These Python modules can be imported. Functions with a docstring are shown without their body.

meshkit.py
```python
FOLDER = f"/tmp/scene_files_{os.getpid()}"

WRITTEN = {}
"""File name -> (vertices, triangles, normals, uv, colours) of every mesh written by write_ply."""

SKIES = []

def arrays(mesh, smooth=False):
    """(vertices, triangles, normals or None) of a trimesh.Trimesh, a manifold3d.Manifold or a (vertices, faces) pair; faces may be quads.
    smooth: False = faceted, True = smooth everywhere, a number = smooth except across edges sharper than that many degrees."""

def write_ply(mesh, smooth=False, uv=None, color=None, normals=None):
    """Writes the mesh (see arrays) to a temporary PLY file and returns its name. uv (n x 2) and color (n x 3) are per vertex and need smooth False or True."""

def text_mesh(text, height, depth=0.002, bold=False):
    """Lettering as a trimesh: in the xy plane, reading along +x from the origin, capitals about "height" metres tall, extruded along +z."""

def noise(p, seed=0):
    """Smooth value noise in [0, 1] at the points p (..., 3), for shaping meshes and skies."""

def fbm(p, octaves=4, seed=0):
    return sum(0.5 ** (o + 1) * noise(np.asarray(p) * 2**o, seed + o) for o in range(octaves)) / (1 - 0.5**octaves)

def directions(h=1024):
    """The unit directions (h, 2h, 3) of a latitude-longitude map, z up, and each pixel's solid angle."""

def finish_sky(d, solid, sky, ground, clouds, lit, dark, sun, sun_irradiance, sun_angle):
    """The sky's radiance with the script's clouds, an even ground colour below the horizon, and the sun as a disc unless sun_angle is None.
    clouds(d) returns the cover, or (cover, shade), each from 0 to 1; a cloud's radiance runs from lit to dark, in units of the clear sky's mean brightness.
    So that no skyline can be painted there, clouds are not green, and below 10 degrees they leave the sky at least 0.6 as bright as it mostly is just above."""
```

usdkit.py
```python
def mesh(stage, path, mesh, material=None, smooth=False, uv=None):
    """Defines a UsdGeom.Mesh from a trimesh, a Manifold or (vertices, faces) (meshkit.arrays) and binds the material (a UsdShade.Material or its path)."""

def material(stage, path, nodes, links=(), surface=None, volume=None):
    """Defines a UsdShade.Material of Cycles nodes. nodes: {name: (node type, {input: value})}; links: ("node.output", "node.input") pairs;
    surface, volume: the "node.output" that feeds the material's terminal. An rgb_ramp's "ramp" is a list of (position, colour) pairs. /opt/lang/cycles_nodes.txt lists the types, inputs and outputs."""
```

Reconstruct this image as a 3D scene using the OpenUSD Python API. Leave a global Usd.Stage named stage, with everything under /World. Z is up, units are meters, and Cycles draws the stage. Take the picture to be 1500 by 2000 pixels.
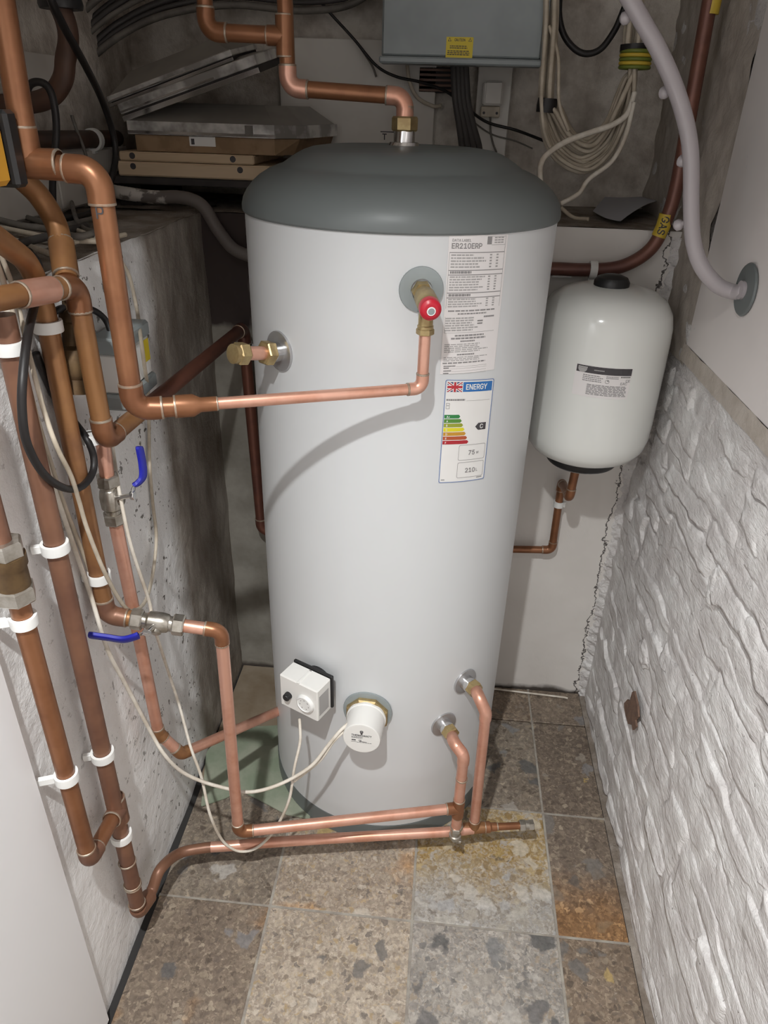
import math, random
import numpy as np, trimesh, usdkit, meshkit
from pxr import Usd, UsdGeom, UsdLux, UsdShade, Gf, Sdf
from shapely.geometry import Polygon, box as sbox, Point, LineString
from shapely import affinity

stage = Usd.Stage.CreateInMemory()
UsdGeom.SetStageUpAxis(stage, UsdGeom.Tokens.z); UsdGeom.SetStageMetersPerUnit(stage, 1.0)
UsdGeom.Xform.Define(stage, '/World'); UsdGeom.Scope.Define(stage, '/World/Looks')
rng = random.Random(7); nrng = np.random.default_rng(7)

# ---------------------------------------------------------------- camera
CAM = UsdGeom.Camera.Define(stage, '/World/camera')
EXPOSURE = 0.1
_c = np.array([[0.995498, 0.091002, 0.026513, 0.0], [-0.06762, 0.485825, 0.871437, 0.0], [0.066422, -0.869306, 0.489791, 0.0], [0.0, 0.0, 1.48, 1.0]])
CAM.AddTransformOp().Set(Gf.Matrix4d(*[float(x) for x in _c.ravel()]))
CAM.CreateHorizontalApertureAttr(36.0); CAM.CreateVerticalApertureAttr(48.0)
CAM.CreateFocalLengthAttr(36.0 * 1404.0 / 1500.0); CAM.CreateClippingRangeAttr(Gf.Vec2f(0.01, 50))
CAM.CreateExposureAttr(EXPOSURE)

# ---------------------------------------------------------------- light: the ceiling downlight over the viewer, and an added dome for ambient fill
LAMP = (-0.205, 0.0, 2.2)
lamp = UsdLux.SphereLight.Define(stage, '/World/downlight_bulb')
lamp.AddTranslateOp().Set(Gf.Vec3d(*LAMP)); lamp.CreateRadiusAttr(0.022)
lamp.CreateIntensityAttr(7100.0); lamp.CreateColorAttr(Gf.Vec3f(0.985, 1.0, 0.995))
sh = UsdLux.ShapingAPI.Apply(lamp.GetPrim()); sh.CreateShapingConeAngleAttr(61.0); sh.CreateShapingConeSoftnessAttr(1.0)
dome = UsdLux.DomeLight.Define(stage, '/World/ambient_fill_dome'); dome.CreateIntensityAttr(0.27); dome.CreateColorAttr(Gf.Vec3f(1.0, 0.96, 0.92))

# ---------------------------------------------------------------- materials
M = {}
def mk(name, nodes, links, surface='p.BSDF'):
    M[name] = usdkit.material(stage, '/World/Looks/' + name, nodes, links, surface=surface); return M[name]
def plain(name, col, rough=0.5, metal=0.0, col2=None, scale=12.0, lo=0.4, hi=0.65, bump=0.0, bscale=60.0, bdist=0.002, spec=0.5, coat=0.0, stretch=(1, 1, 1), detail=4):
    n = {'p': ('principled_bsdf', {'roughness': rough, 'metallic': metal, 'base_color': col, 'specular_ior_level': spec, 'coat_weight': coat})}; l = []
    n['g'] = ('geometry', {})
    if col2 is not None:
        n['m'] = ('mapping', {'scale': stretch}); n['n'] = ('noise_texture', {'scale': scale, 'detail': detail, 'roughness': 0.6}); n['r'] = ('rgb_ramp', {'ramp': [(lo, col), (hi, col2)]})
        l += [('g.position', 'm.vector'), ('m.vector', 'n.vector'), ('n.fac', 'r.fac'), ('r.color', 'p.base_color')]
    if bump:
        n['bn'] = ('noise_texture', {'scale': bscale, 'detail': 3, 'roughness': 0.6}); n['b'] = ('bump', {'strength': bump, 'distance': bdist})
        l += [('g.position', 'bn.vector'), ('bn.fac', 'b.height'), ('b.normal', 'p.normal')]
    return mk(name, n, l)

plain('white_enamel', (0.645, 0.66, 0.67), 0.38)
plain('vessel_white', (0.76, 0.77, 0.74), 0.16)
plain('lid_grey', (0.145, 0.162, 0.162), 0.42, bump=0.03, bscale=400)
plain('white_plastic', (0.80, 0.79, 0.76), 0.4)
plain('clip_white', (0.82, 0.82, 0.80), 0.45)
plain('paper_white', (0.78, 0.75, 0.745), 0.55)
plain('label_white', (0.80, 0.79, 0.77), 0.5)
plain('ink', (0.06, 0.055, 0.06), 0.6)
plain('ink_grey', (0.27, 0.26, 0.26), 0.6)
plain('ink_pale', (0.40, 0.39, 0.385), 0.6)
plain('print_blue', (0.03, 0.16, 0.45), 0.5)
plain('print_navy', (0.05, 0.06, 0.16), 0.5)
plain('border_blue', (0.20, 0.27, 0.45), 0.5)
plain('print_red', (0.48, 0.03, 0.045), 0.5)
for i, c in enumerate([(0.03, 0.22, 0.06), (0.09, 0.25, 0.04), (0.30, 0.34, 0.03), (0.72, 0.64, 0.02), (0.55, 0.28, 0.03), (0.45, 0.09, 0.03), (0.42, 0.02, 0.03)]):
    plain('band_%d' % i, c, 0.5)
plain('copper_new', (0.73, 0.41, 0.31), 0.36, 0.62, (0.60, 0.29, 0.195), 16, 0.42, 0.72)
plain('copper_orange', (0.295, 0.13, 0.062), 0.36, 0.5, (0.21, 0.085, 0.04), 14, 0.42, 0.7)
plain('copper_ochre', (0.32, 0.155, 0.062), 0.42, 0.4, (0.21, 0.095, 0.045), 12, 0.42, 0.68)
plain('copper_brown', (0.235, 0.115, 0.07), 0.42, 0.3, (0.16, 0.075, 0.05), 10, 0.42, 0.68)
plain('copper_shaded', (0.19, 0.075, 0.05), 0.4, 0.4, (0.12, 0.05, 0.04), 10, 0.42, 0.68)  # shaded copy of the pipe copper: corner shade put into the colour
plain('solder', (0.42, 0.36, 0.29), 0.42, 0.6, (0.34, 0.22, 0.15), 60)
plain('brass', (0.45, 0.345, 0.17), 0.36, 0.6, (0.33, 0.235, 0.11), 50)
plain('old_brass', (0.16, 0.10, 0.045), 0.5, 0.5, (0.10, 0.06, 0.03), 30)
plain('nickel', (0.50, 0.47, 0.42), 0.28, 0.85, (0.36, 0.33, 0.28), 60)
plain('chrome', (0.72, 0.72, 0.72), 0.16, 1.0)
plain('steel_plate', (0.52, 0.52, 0.53), 0.3, 0.8)
plain('valve_blue', (0.012, 0.016, 0.33), 0.4)
plain('cap_red', (0.50, 0.012, 0.03), 0.35)
plain('black_plastic', (0.016, 0.016, 0.017), 0.42)
plain('black_rubber', (0.014, 0.012, 0.012), 0.5)
plain('cable_white', (0.74, 0.69, 0.61), 0.5, 0, (0.56, 0.49, 0.40), 25)
plain('cable_cream', (0.58, 0.51, 0.41), 0.55, 0, (0.40, 0.34, 0.26), 18)
plain('cable_grey', (0.17, 0.155, 0.135), 0.6, 0, (0.10, 0.09, 0.08), 18)
plain('cable_dark', (0.05, 0.045, 0.042), 0.6)
plain('box_grey', (0.30, 0.335, 0.34), 0.42, 0, (0.255, 0.285, 0.29), 9)
plain('caution_yellow', (0.72, 0.56, 0.03), 0.5)
plain('yellow_plastic', (0.66, 0.33, 0.035), 0.5)
plain('hose_grey', (0.42, 0.385, 0.40), 0.3)
plain('old_pipe', (0.10, 0.05, 0.032), 0.55, 0.1, (0.055, 0.035, 0.028), 10)
plain('lead_pipe', (0.15, 0.13, 0.12), 0.55, 0, (0.60, 0.57, 0.53), 11, 0.50, 0.54, detail=5)
plain('gas_pipe_brown', (0.20, 0.085, 0.06), 0.42, 0.3, (0.13, 0.055, 0.045), 9)
plain('gas_tape', (0.62, 0.44, 0.05), 0.5)
plain('tape_green', (0.16, 0.20, 0.03), 0.5)
plain('chipboard', (0.32, 0.21, 0.12), 0.7, 0, (0.24, 0.15, 0.08), 30)
plain('cream_timber', (0.64, 0.50, 0.34), 0.6, 0, (0.57, 0.43, 0.28), 10, stretch=(0.3, 3, 3))
plain('glazing_grey', (0.30, 0.28, 0.25), 0.4, 0, (0.24, 0.222, 0.20), 8)
plain('flashing', (0.80, 0.79, 0.77), 0.22, 0.5, (0.36, 0.345, 0.33), 12, 0.45, 0.6)
plain('dark_timber', (0.05, 0.042, 0.04), 0.7, 0, (0.03, 0.026, 0.025), 14)
plain('board_white', (0.70, 0.67, 0.625), 0.55, 0, (0.60, 0.56, 0.51), 5)
plain('panel_white', (0.90, 0.90, 0.915), 0.45)
plain('paper_blue', (0.46, 0.47, 0.52), 0.6)
plain('painted_brick', (0.70, 0.65, 0.585), 0.85, 0, (0.40, 0.35, 0.30), 12, bump=0.7, bscale=70, bdist=0.006)
plain('ledge_concrete', (0.19, 0.155, 0.125), 0.9, 0, (0.34, 0.30, 0.26), 14, bump=0.8, bscale=50, bdist=0.008)
plain('grout', (0.36, 0.335, 0.29), 0.85, 0, (0.25, 0.22, 0.19), 30)
plain('gap_dark', (0.03, 0.028, 0.027), 0.8)
plain('ceiling_paint', (0.62, 0.58, 0.54), 0.8)
plain('concrete_floor', (0.23, 0.17, 0.11), 0.75, 0, (0.33, 0.27, 0.2), 7, bump=0.3, bscale=60)
plain('green_paint', (0.24, 0.285, 0.205), 0.6, 0, (0.34, 0.36, 0.28), 12, bump=0.3, bscale=50)
plain('plaster_lump', (0.73, 0.71, 0.70), 0.72)
plain('plaster_smooth', (0.76, 0.715, 0.695), 0.7, 0, (0.70, 0.66, 0.64), 3, bump=0.12, bscale=30, bdist=0.003)
plain('plaster_edge', (0.50, 0.45, 0.40), 0.85, 0, (0.42, 0.37, 0.32), 25, bump=0.5, bscale=60, bdist=0.004)
plain('slat_clay', (0.24, 0.15, 0.12), 0.8)
plain('exposed_brick', (0.19, 0.115, 0.08), 0.9, 0, (0.13, 0.08, 0.06), 60, bump=0.5, bscale=120)

def stone_mat():
    n = {'g': ('geometry', {}), 'n1': ('noise_texture', {'scale': 13.0, 'detail': 6, 'roughness': 0.62}), 'r1': ('rgb_ramp', {'ramp': [(0.36, (0.60, 0.57, 0.56)), (0.5, (0.685, 0.66, 0.65)), (0.62, (0.78, 0.765, 0.755))]}),
         'n2': ('noise_texture', {'scale': 95.0, 'detail': 3, 'roughness': 0.6}), 'm2': ('map_range', {'from_min': 0.70, 'from_max': 0.735, 'to_min': 0.0, 'to_max': 0.75, 'clamp': True}), 'c2': ('mix', {'color2': (0.13, 0.115, 0.105)}),
         'mp': ('mapping', {'scale': (1, 0.55, 1.5)}), 'b1': ('noise_texture', {'scale': 30.0, 'detail': 5, 'roughness': 0.7}), 'b2': ('noise_texture', {'scale': 110.0, 'detail': 4, 'roughness': 0.6}), 'bm': ('math', {'math_type': 'multiply_add', 'value2': 0.25}),
         'b': ('bump', {'strength': 0.75, 'distance': 0.011}), 'p': ('principled_bsdf', {'roughness': 0.72, 'specular_ior_level': 0.3})}
    l = [('g.position', 'n1.vector'), ('n1.fac', 'r1.fac'), ('g.position', 'n2.vector'), ('n2.fac', 'm2.value'), ('m2.result', 'c2.fac'), ('r1.color', 'c2.color1'), ('c2.color', 'p.base_color'),
         ('g.position', 'mp.vector'), ('mp.vector', 'b1.vector'), ('g.position', 'b2.vector'), ('b2.fac', 'bm.value1'), ('b1.fac', 'bm.value3'), ('bm.value', 'b.height'), ('b.normal', 'p.normal')]
    mk('stone_paint', n, l)
stone_mat()
def M_math(op, a=None, b=None, c=None):
    d = {'math_type': op}
    for k, v in (('value1', a), ('value2', b), ('value3', c)):
        if v is not None: d[k] = v
    return ('math', d)

def wall_left_mat():
    n = {'g': ('geometry', {}), 's': ('separate_xyz', {}),
         'wn': ('noise_texture', {'scale': 9.0, 'detail': 4}), 'w1': M_math('subtract', None, 0.5), 'w2': M_math('multiply_add', None, 0.10),
         'edge': ('map_range', {'from_min': 1.245, 'from_max': 1.305, 'to_min': 0.0, 'to_max': 1.0, 'clamp': True}),
         'pn': ('noise_texture', {'scale': 6.0, 'detail': 5, 'roughness': 0.6}), 'paint': ('rgb_ramp', {'ramp': [(0.35, (0.80, 0.79, 0.78)), (0.6, (0.90, 0.895, 0.89))]}),
         'cm': ('mapping', {'scale': (1, 2.2, 0.8)}), 'cn': ('noise_texture', {'scale': 5.5, 'detail': 6, 'roughness': 0.62}),
         'conc': ('rgb_ramp', {'ramp': [(0.28, (0.19, 0.155, 0.128)), (0.5, (0.34, 0.30, 0.26)), (0.72, (0.56, 0.52, 0.47))]}),
         'pit': ('noise_texture', {'scale': 62.0, 'detail': 3, 'roughness': 0.6}), 'pmask': ('map_range', {'from_min': 0.635, 'from_max': 0.67, 'to_min': 0.0, 'to_max': 0.9, 'clamp': True}),
         'pz': ('map_range', {'from_min': 0.7, 'from_max': 1.15, 'to_min': 0.15, 'to_max': 1.0, 'clamp': True}), 'pmul': M_math('multiply'),
         'pc': ('mix', {'color2': (0.10, 0.085, 0.07)}), 'mx': ('mix', {}),
         'b1': ('noise_texture', {'scale': 55.0, 'detail': 6, 'roughness': 0.65}), 'b2': ('noise_texture', {'scale': 12.0, 'detail': 3}), 'badd': M_math('add'),
         'b': ('bump', {'strength': 0.55, 'distance': 0.006}), 'p': ('principled_bsdf', {'roughness': 0.75, 'specular_ior_level': 0.3})}
    l = [('g.position', 's.vector'), ('g.position', 'wn.vector'), ('wn.fac', 'w1.value1'), ('w1.value', 'w2.value1'), ('s.y', 'w2.value3'), ('w2.value', 'edge.value'),
         ('g.position', 'pn.vector'), ('pn.fac', 'paint.fac'), ('g.position', 'cm.vector'), ('cm.vector', 'cn.vector'), ('cn.fac', 'conc.fac'),
         ('g.position', 'pit.vector'), ('pit.fac', 'pmask.value'), ('s.y', 'pz.value'), ('pmask.result', 'pmul.value1'), ('pz.result', 'pmul.value2'),
         ('pmul.value', 'pc.fac'), ('paint.color', 'pc.color1'), ('edge.result', 'mx.fac'), ('pc.color', 'mx.color1'), ('conc.color', 'mx.color2'), ('mx.color', 'p.base_color'),
         ('g.position', 'b1.vector'), ('g.position', 'b2.vector'), ('b1.fac', 'badd.value1'), ('b2.fac', 'badd.value2'), ('badd.value', 'b.height'), ('b.normal', 'p.normal')]
    mk('left_wall', n, l)
wall_left_mat()

def wall_back_mat():
    n = {'g': ('geometry', {}), 's': ('separate_xyz', {}), 'wn': ('noise_texture', {'scale': 10.0, 'detail': 4}), 'w1': M_math('subtract', None, 0.5),
         'wx': M_math('multiply_add', None, 0.05), 'wz': M_math('multiply_add', None, 0.09),
         'edge': ('map_range', {'from_min': -0.345, 'from_max': -0.325, 'to_min': 1.0, 'to_max': 0.0, 'clamp': True}),
         'pn': ('noise_texture', {'scale': 4.0, 'detail': 4}), 'paint': ('rgb_ramp', {'ramp': [(0.35, (0.72, 0.685, 0.65)), (0.65, (0.80, 0.77, 0.735))]}),
         'cn': ('noise_texture', {'scale': 7.0, 'detail': 6, 'roughness': 0.6}), 'cem': ('rgb_ramp', {'ramp': [(0.35, (0.21, 0.195, 0.165)), (0.65, (0.36, 0.34, 0.30))]}),
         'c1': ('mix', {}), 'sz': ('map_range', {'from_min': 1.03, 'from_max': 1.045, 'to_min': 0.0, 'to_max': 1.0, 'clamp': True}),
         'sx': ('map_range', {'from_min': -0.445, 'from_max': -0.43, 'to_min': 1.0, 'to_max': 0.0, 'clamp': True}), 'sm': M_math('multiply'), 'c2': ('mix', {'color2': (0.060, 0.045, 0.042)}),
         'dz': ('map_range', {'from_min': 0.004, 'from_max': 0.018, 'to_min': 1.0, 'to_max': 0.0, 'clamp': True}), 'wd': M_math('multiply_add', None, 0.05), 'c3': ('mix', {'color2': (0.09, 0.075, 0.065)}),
         'kx': M_math('multiply_add', None, 0.06), 'k1': M_math('subtract', None, 0.452), 'k2': ('math', {'math_type': 'absolute'}), 'k3': ('map_range', {'from_min': 0.0012, 'from_max': 0.003, 'to_min': 0.9, 'to_max': 0.0, 'clamp': True}),
         'kn': ('noise_texture', {'scale': 26.0, 'detail': 5, 'roughness': 0.7}), 'kw': M_math('subtract', None, 0.5), 'c4': ('mix', {'color2': (0.03, 0.022, 0.02)}),
         'b1': ('noise_texture', {'scale': 40.0, 'detail': 6, 'roughness': 0.6}), 'b': ('bump', {'strength': 0.25, 'distance': 0.004}), 'p': ('principled_bsdf', {'roughness': 0.75, 'specular_ior_level': 0.3})}
    l = [('g.position', 's.vector'), ('g.position', 'wn.vector'), ('wn.fac', 'w1.value1'), ('w1.value', 'wx.value1'), ('s.x', 'wx.value3'), ('w1.value', 'wz.value1'), ('s.z', 'wz.value3'), ('wx.value', 'edge.value'),
         ('g.position', 'pn.vector'), ('pn.fac', 'paint.fac'), ('g.position', 'cn.vector'), ('cn.fac', 'cem.fac'), ('edge.result', 'c1.fac'), ('paint.color', 'c1.color1'), ('cem.color', 'c1.color2'),
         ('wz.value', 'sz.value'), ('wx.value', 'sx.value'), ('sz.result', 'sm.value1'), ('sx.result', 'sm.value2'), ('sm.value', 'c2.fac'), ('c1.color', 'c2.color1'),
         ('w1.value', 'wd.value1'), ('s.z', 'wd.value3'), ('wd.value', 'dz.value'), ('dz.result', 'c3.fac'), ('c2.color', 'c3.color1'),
         ('g.position', 'kn.vector'), ('kn.fac', 'kw.value1'), ('kw.value', 'kx.value1'), ('s.x', 'kx.value3'), ('kx.value', 'k1.value1'), ('k1.value', 'k2.value1'), ('k2.value', 'k3.value'), ('k3.result', 'c4.fac'), ('c3.color', 'c4.color1'), ('c4.color', 'p.base_color'),
         ('g.position', 'b1.vector'), ('b1.fac', 'b.height'), ('b.normal', 'p.normal')]
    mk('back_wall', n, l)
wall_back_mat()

def terrazzo(name, base, base2, chips, big, bigcut=0.45, bs=10.0, ms=34.0, off=0.0, rust=None, rustz=0.5, fade=None, rusty=None):
    """agglomerate marble: cement of two tones, fine grit, medium and large angular chips"""
    n = {'g': ('geometry', {}), 'mp': ('mapping', {'location': (off, off * 1.7, 0)}), 'wn': ('noise_texture', {'scale': 34.0, 'detail': 3, 'roughness': 0.65}), 'wv': ('vector_math', {'math_type': 'subtract', 'vector2': (0.5, 0.5, 0.5)}),
         'ws': ('vector_math', {'math_type': 'scale', 'scale': 0.030}), 'wa': ('vector_math', {'math_type': 'add'}),
         'bn': ('noise_texture', {'scale': 9.0, 'detail': 5, 'roughness': 0.72}), 'br': ('rgb_ramp', {'ramp': [(0.38, base), (0.6, base2)]}),
         'v0': ('voronoi_texture', {'scale': 210.0}), 's0': ('separate_color', {}), 'r0': ('rgb_ramp', {'ramp': chips, 'interpolate': False}), 'm0': ('mix', {'fac': 0.48}),
         'v1': ('voronoi_texture', {'scale': ms * 2.1}), 's1': ('separate_color', {}), 'r1': ('rgb_ramp', {'ramp': chips, 'interpolate': False}), 't1': ('math', {'math_type': 'greater_than', 'value2': 0.56}), 'e1': ('voronoi_texture', {'scale': ms * 2.1, 'feature': 'distance_to_edge'}), 'q1': ('map_range', {'from_min': 0.05, 'from_max': 0.13, 'to_min': 0.0, 'to_max': 0.8, 'clamp': True}), 'k1': M_math('multiply'), 'm1': ('mix', {}),
         'v2': ('voronoi_texture', {'scale': bs * 2.2}), 's2': ('separate_color', {}), 'r2': ('rgb_ramp', {'ramp': big, 'interpolate': False}), 't2': ('math', {'math_type': 'greater_than', 'value2': 1 - bigcut}), 'e2': ('voronoi_texture', {'scale': bs * 2.2, 'feature': 'distance_to_edge'}), 'q2': ('map_range', {'from_min': 0.08, 'from_max': 0.16, 'to_min': 0.0, 'to_max': 0.85, 'clamp': True}), 'k2': M_math('multiply'), 'm2': ('mix', {}),
         'vn': ('noise_texture', {'scale': 80.0, 'detail': 4, 'roughness': 0.7}), 'vr': ('rgb_ramp', {'ramp': [(0.3, (0.72, 0.72, 0.72)), (0.7, (1.2, 1.2, 1.2))]}), 'm3': ('mix', {'mix_type': 'multiply', 'fac': 1.0}), 'mt': ('mix', {'mix_type': 'multiply', 'fac': 1.0, 'color2': (0.86, 0.82, 0.78)}),
         'b': ('bump', {'strength': 0.08, 'distance': 0.002}), 'p': ('principled_bsdf', {'roughness': 0.48, 'specular_ior_level': 0.4})}
    l = [('g.position', 'mp.vector'), ('mp.vector', 'wn.vector'), ('wn.color', 'wv.vector1'), ('wv.vector', 'ws.vector1'), ('mp.vector', 'wa.vector1'), ('ws.vector', 'wa.vector2'),
         ('mp.vector', 'bn.vector'), ('bn.fac', 'br.fac')]
    for v in ('v0', 'v1', 'e1', 'v2', 'e2'): l.append(('wa.vector', v + '.vector'))
    l += [('v0.color', 's0.color'), ('s0.r', 'r0.fac'), ('br.color', 'm0.color1'), ('r0.color', 'm0.color2'),
          ('v1.color', 's1.color'), ('s1.r', 'r1.fac'), ('s1.g', 't1.value1'), ('e1.distance', 'q1.value'), ('t1.value', 'k1.value1'), ('q1.result', 'k1.value2'), ('k1.value', 'm1.fac'), ('m0.color', 'm1.color1'), ('r1.color', 'm1.color2'),
          ('v2.color', 's2.color'), ('s2.r', 'r2.fac'), ('s2.g', 't2.value1'), ('e2.distance', 'q2.value'), ('t2.value', 'k2.value1'), ('q2.result', 'k2.value2'), ('k2.value', 'm2.fac'), ('m1.color', 'm2.color1'), ('r2.color', 'm2.color2'),
          ('mp.vector', 'vn.vector'), ('vn.fac', 'vr.fac'), ('m2.color', 'm3.color1'), ('vr.color', 'm3.color2'), ('m3.color', 'mt.color1')]
    last = 'mt.color'
    if rust:
        n.update({'rn': ('noise_texture', {'scale': 4.2, 'detail': 4, 'roughness': 0.6}), 'rr': ('map_range', {'from_min': rustz, 'from_max': rustz + 0.1, 'to_min': 0.0, 'to_max': 0.8, 'clamp': True}), 'rm': ('mix', {'mix_type': 'multiply', 'color2': (1.38, 0.96, 0.56)})})
        l += [('mp.vector', 'rn.vector'), ('rn.fac', 'rr.value'), ('rr.result', 'rm.fac'), (last, 'rm.color1')]; last = 'rm.color'
    if rusty:
        n['rs'] = ('separate_xyz', {}); n['rt'] = M_math('multiply_add', None, 0.16); n['rr'] = ('map_range', {'from_min': rusty - 0.09, 'from_max': rusty + 0.04, 'to_min': 0.95, 'to_max': 0.0, 'clamp': True}); n['rn'] = ('noise_texture', {'scale': 16.0, 'detail': 6, 'roughness': 0.7})
        l = [x for x in l if x != ('rn.fac', 'rr.value')] + [('g.position', 'rs.vector'), ('rn.fac', 'rt.value1'), ('rs.y', 'rt.value3'), ('rt.value', 'rr.value')]
    if fade:
        n.update({'fs': ('separate_xyz', {}), 'fn': ('noise_texture', {'scale': 9.0, 'detail': 4}), 'ft': M_math('multiply_add', None, 0.16), 'fr': ('map_range', {'from_min': fade - 0.06, 'from_max': fade + 0.06, 'to_min': 1.0, 'to_max': 0.0, 'clamp': True}), 'fh': ('hsv', {'saturation': 0.32, 'value': 0.92}), 'fm': ('mix', {})})
        l += [('g.position', 'fs.vector'), ('g.position', 'fn.vector'), ('fn.fac', 'ft.value1'), ('fs.y', 'ft.value3'), ('ft.value', 'fr.value'), ('fr.result', 'fm.fac'), (last, 'fm.color1'), (last, 'fh.color'), ('fh.color', 'fm.color2')]; last = 'fm.color'
    l += [(last, 'p.base_color'), ('vn.fac', 'b.height'), ('b.normal', 'p.normal')]
    mk(name, n, l)
PALE = [(0.0, (0.40, 0.35, 0.29)), (0.2, (0.26, 0.22, 0.18)), (0.35, (0.52, 0.46, 0.38)), (0.55, (0.33, 0.28, 0.235)), (0.72, (0.46, 0.36, 0.22)), (0.82, (0.20, 0.18, 0.165)), (0.92, (0.60, 0.55, 0.48))]
DARK = [(0.0, (0.20, 0.165, 0.135)), (0.25, (0.13, 0.105, 0.085)), (0.45, (0.27, 0.225, 0.18)), (0.62, (0.17, 0.14, 0.12)), (0.8, (0.34, 0.29, 0.225)), (0.93, (0.45, 0.39, 0.31))]
GREY = [(0.0, (0.36, 0.345, 0.32)), (0.2, (0.20, 0.20, 0.20)), (0.38, (0.47, 0.45, 0.42)), (0.55, (0.28, 0.27, 0.26)), (0.75, (0.40, 0.34, 0.27)), (0.9, (0.56, 0.54, 0.51))]
GOLD = [(0.0, (0.42, 0.31, 0.13)), (0.2, (0.58, 0.50, 0.36)), (0.38, (0.30, 0.20, 0.075)), (0.55, (0.48, 0.46, 0.43)), (0.72, (0.50, 0.38, 0.17)), (0.88, (0.64, 0.58, 0.47))]
BIGP = [(0.0, (0.19, 0.185, 0.18)), (0.3, (0.48, 0.42, 0.34)), (0.5, (0.28, 0.25, 0.22)), (0.68, (0.50, 0.38, 0.17)), (0.8, (0.58, 0.54, 0.48))]
BIGD = [(0.0, (0.13, 0.13, 0.135)), (0.3, (0.22, 0.21, 0.20)), (0.55, (0.33, 0.30, 0.26)), (0.75, (0.48, 0.36, 0.13)), (0.86, (0.25, 0.25, 0.26))]
BIGG = [(0.0, (0.12, 0.125, 0.13)), (0.3, (0.24, 0.25, 0.26)), (0.5, (0.50, 0.49, 0.47)), (0.7, (0.17, 0.17, 0.175)), (0.85, (0.40, 0.38, 0.35))]
terrazzo('tile_beige', (0.42, 0.365, 0.305), (0.60, 0.535, 0.455), PALE, BIGP, 0.16, 12, 40, 0.31)
terrazzo('tile_rose', (0.29, 0.235, 0.185), (0.55, 0.475, 0.40), PALE, BIGP, 0.12, 9, 46, 1.7, (0.36, 0.22, 0.13), 0.56)
terrazzo('tile_grey', (0.33, 0.315, 0.295), (0.50, 0.48, 0.45), GREY, BIGG, 0.42, 8, 30, 2.9)
terrazzo('tile_gold', (0.36, 0.24, 0.09), (0.46, 0.40, 0.30), GOLD, BIGG[2:3] + [(0.3, (0.60, 0.55, 0.45)), (0.55, (0.46, 0.46, 0.46)), (0.75, (0.55, 0.47, 0.30)), (0.9, (0.15, 0.13, 0.10))], 0.30, 12, 24, 4.3, fade=1.085)
terrazzo('tile_brown', (0.22, 0.175, 0.14), (0.33, 0.27, 0.215), DARK, BIGD, 0.16, 10, 44, 5.9, (0.33, 0.19, 0.075), 0.55)
terrazzo('tile_dark', (0.145, 0.115, 0.095), (0.225, 0.18, 0.145), DARK, BIGD, 0.14, 13, 44, 7.7)
terrazzo('tile_ochre', (0.17, 0.135, 0.11), (0.26, 0.21, 0.17), DARK, BIGD, 0.22, 10, 38, 9.1, (0.42, 0.235, 0.06), 0.5, rusty=1.10)
terrazzo('tile_slate', (0.23, 0.20, 0.165), (0.37, 0.335, 0.285), DARK, BIGG, 0.2, 10, 40, 11.3)
terrazzo('tile_umber', (0.24, 0.18, 0.13), (0.34, 0.265, 0.20), DARK, BIGP, 0.25, 12, 40, 13.9, (0.40, 0.23, 0.09), 0.57)
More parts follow.
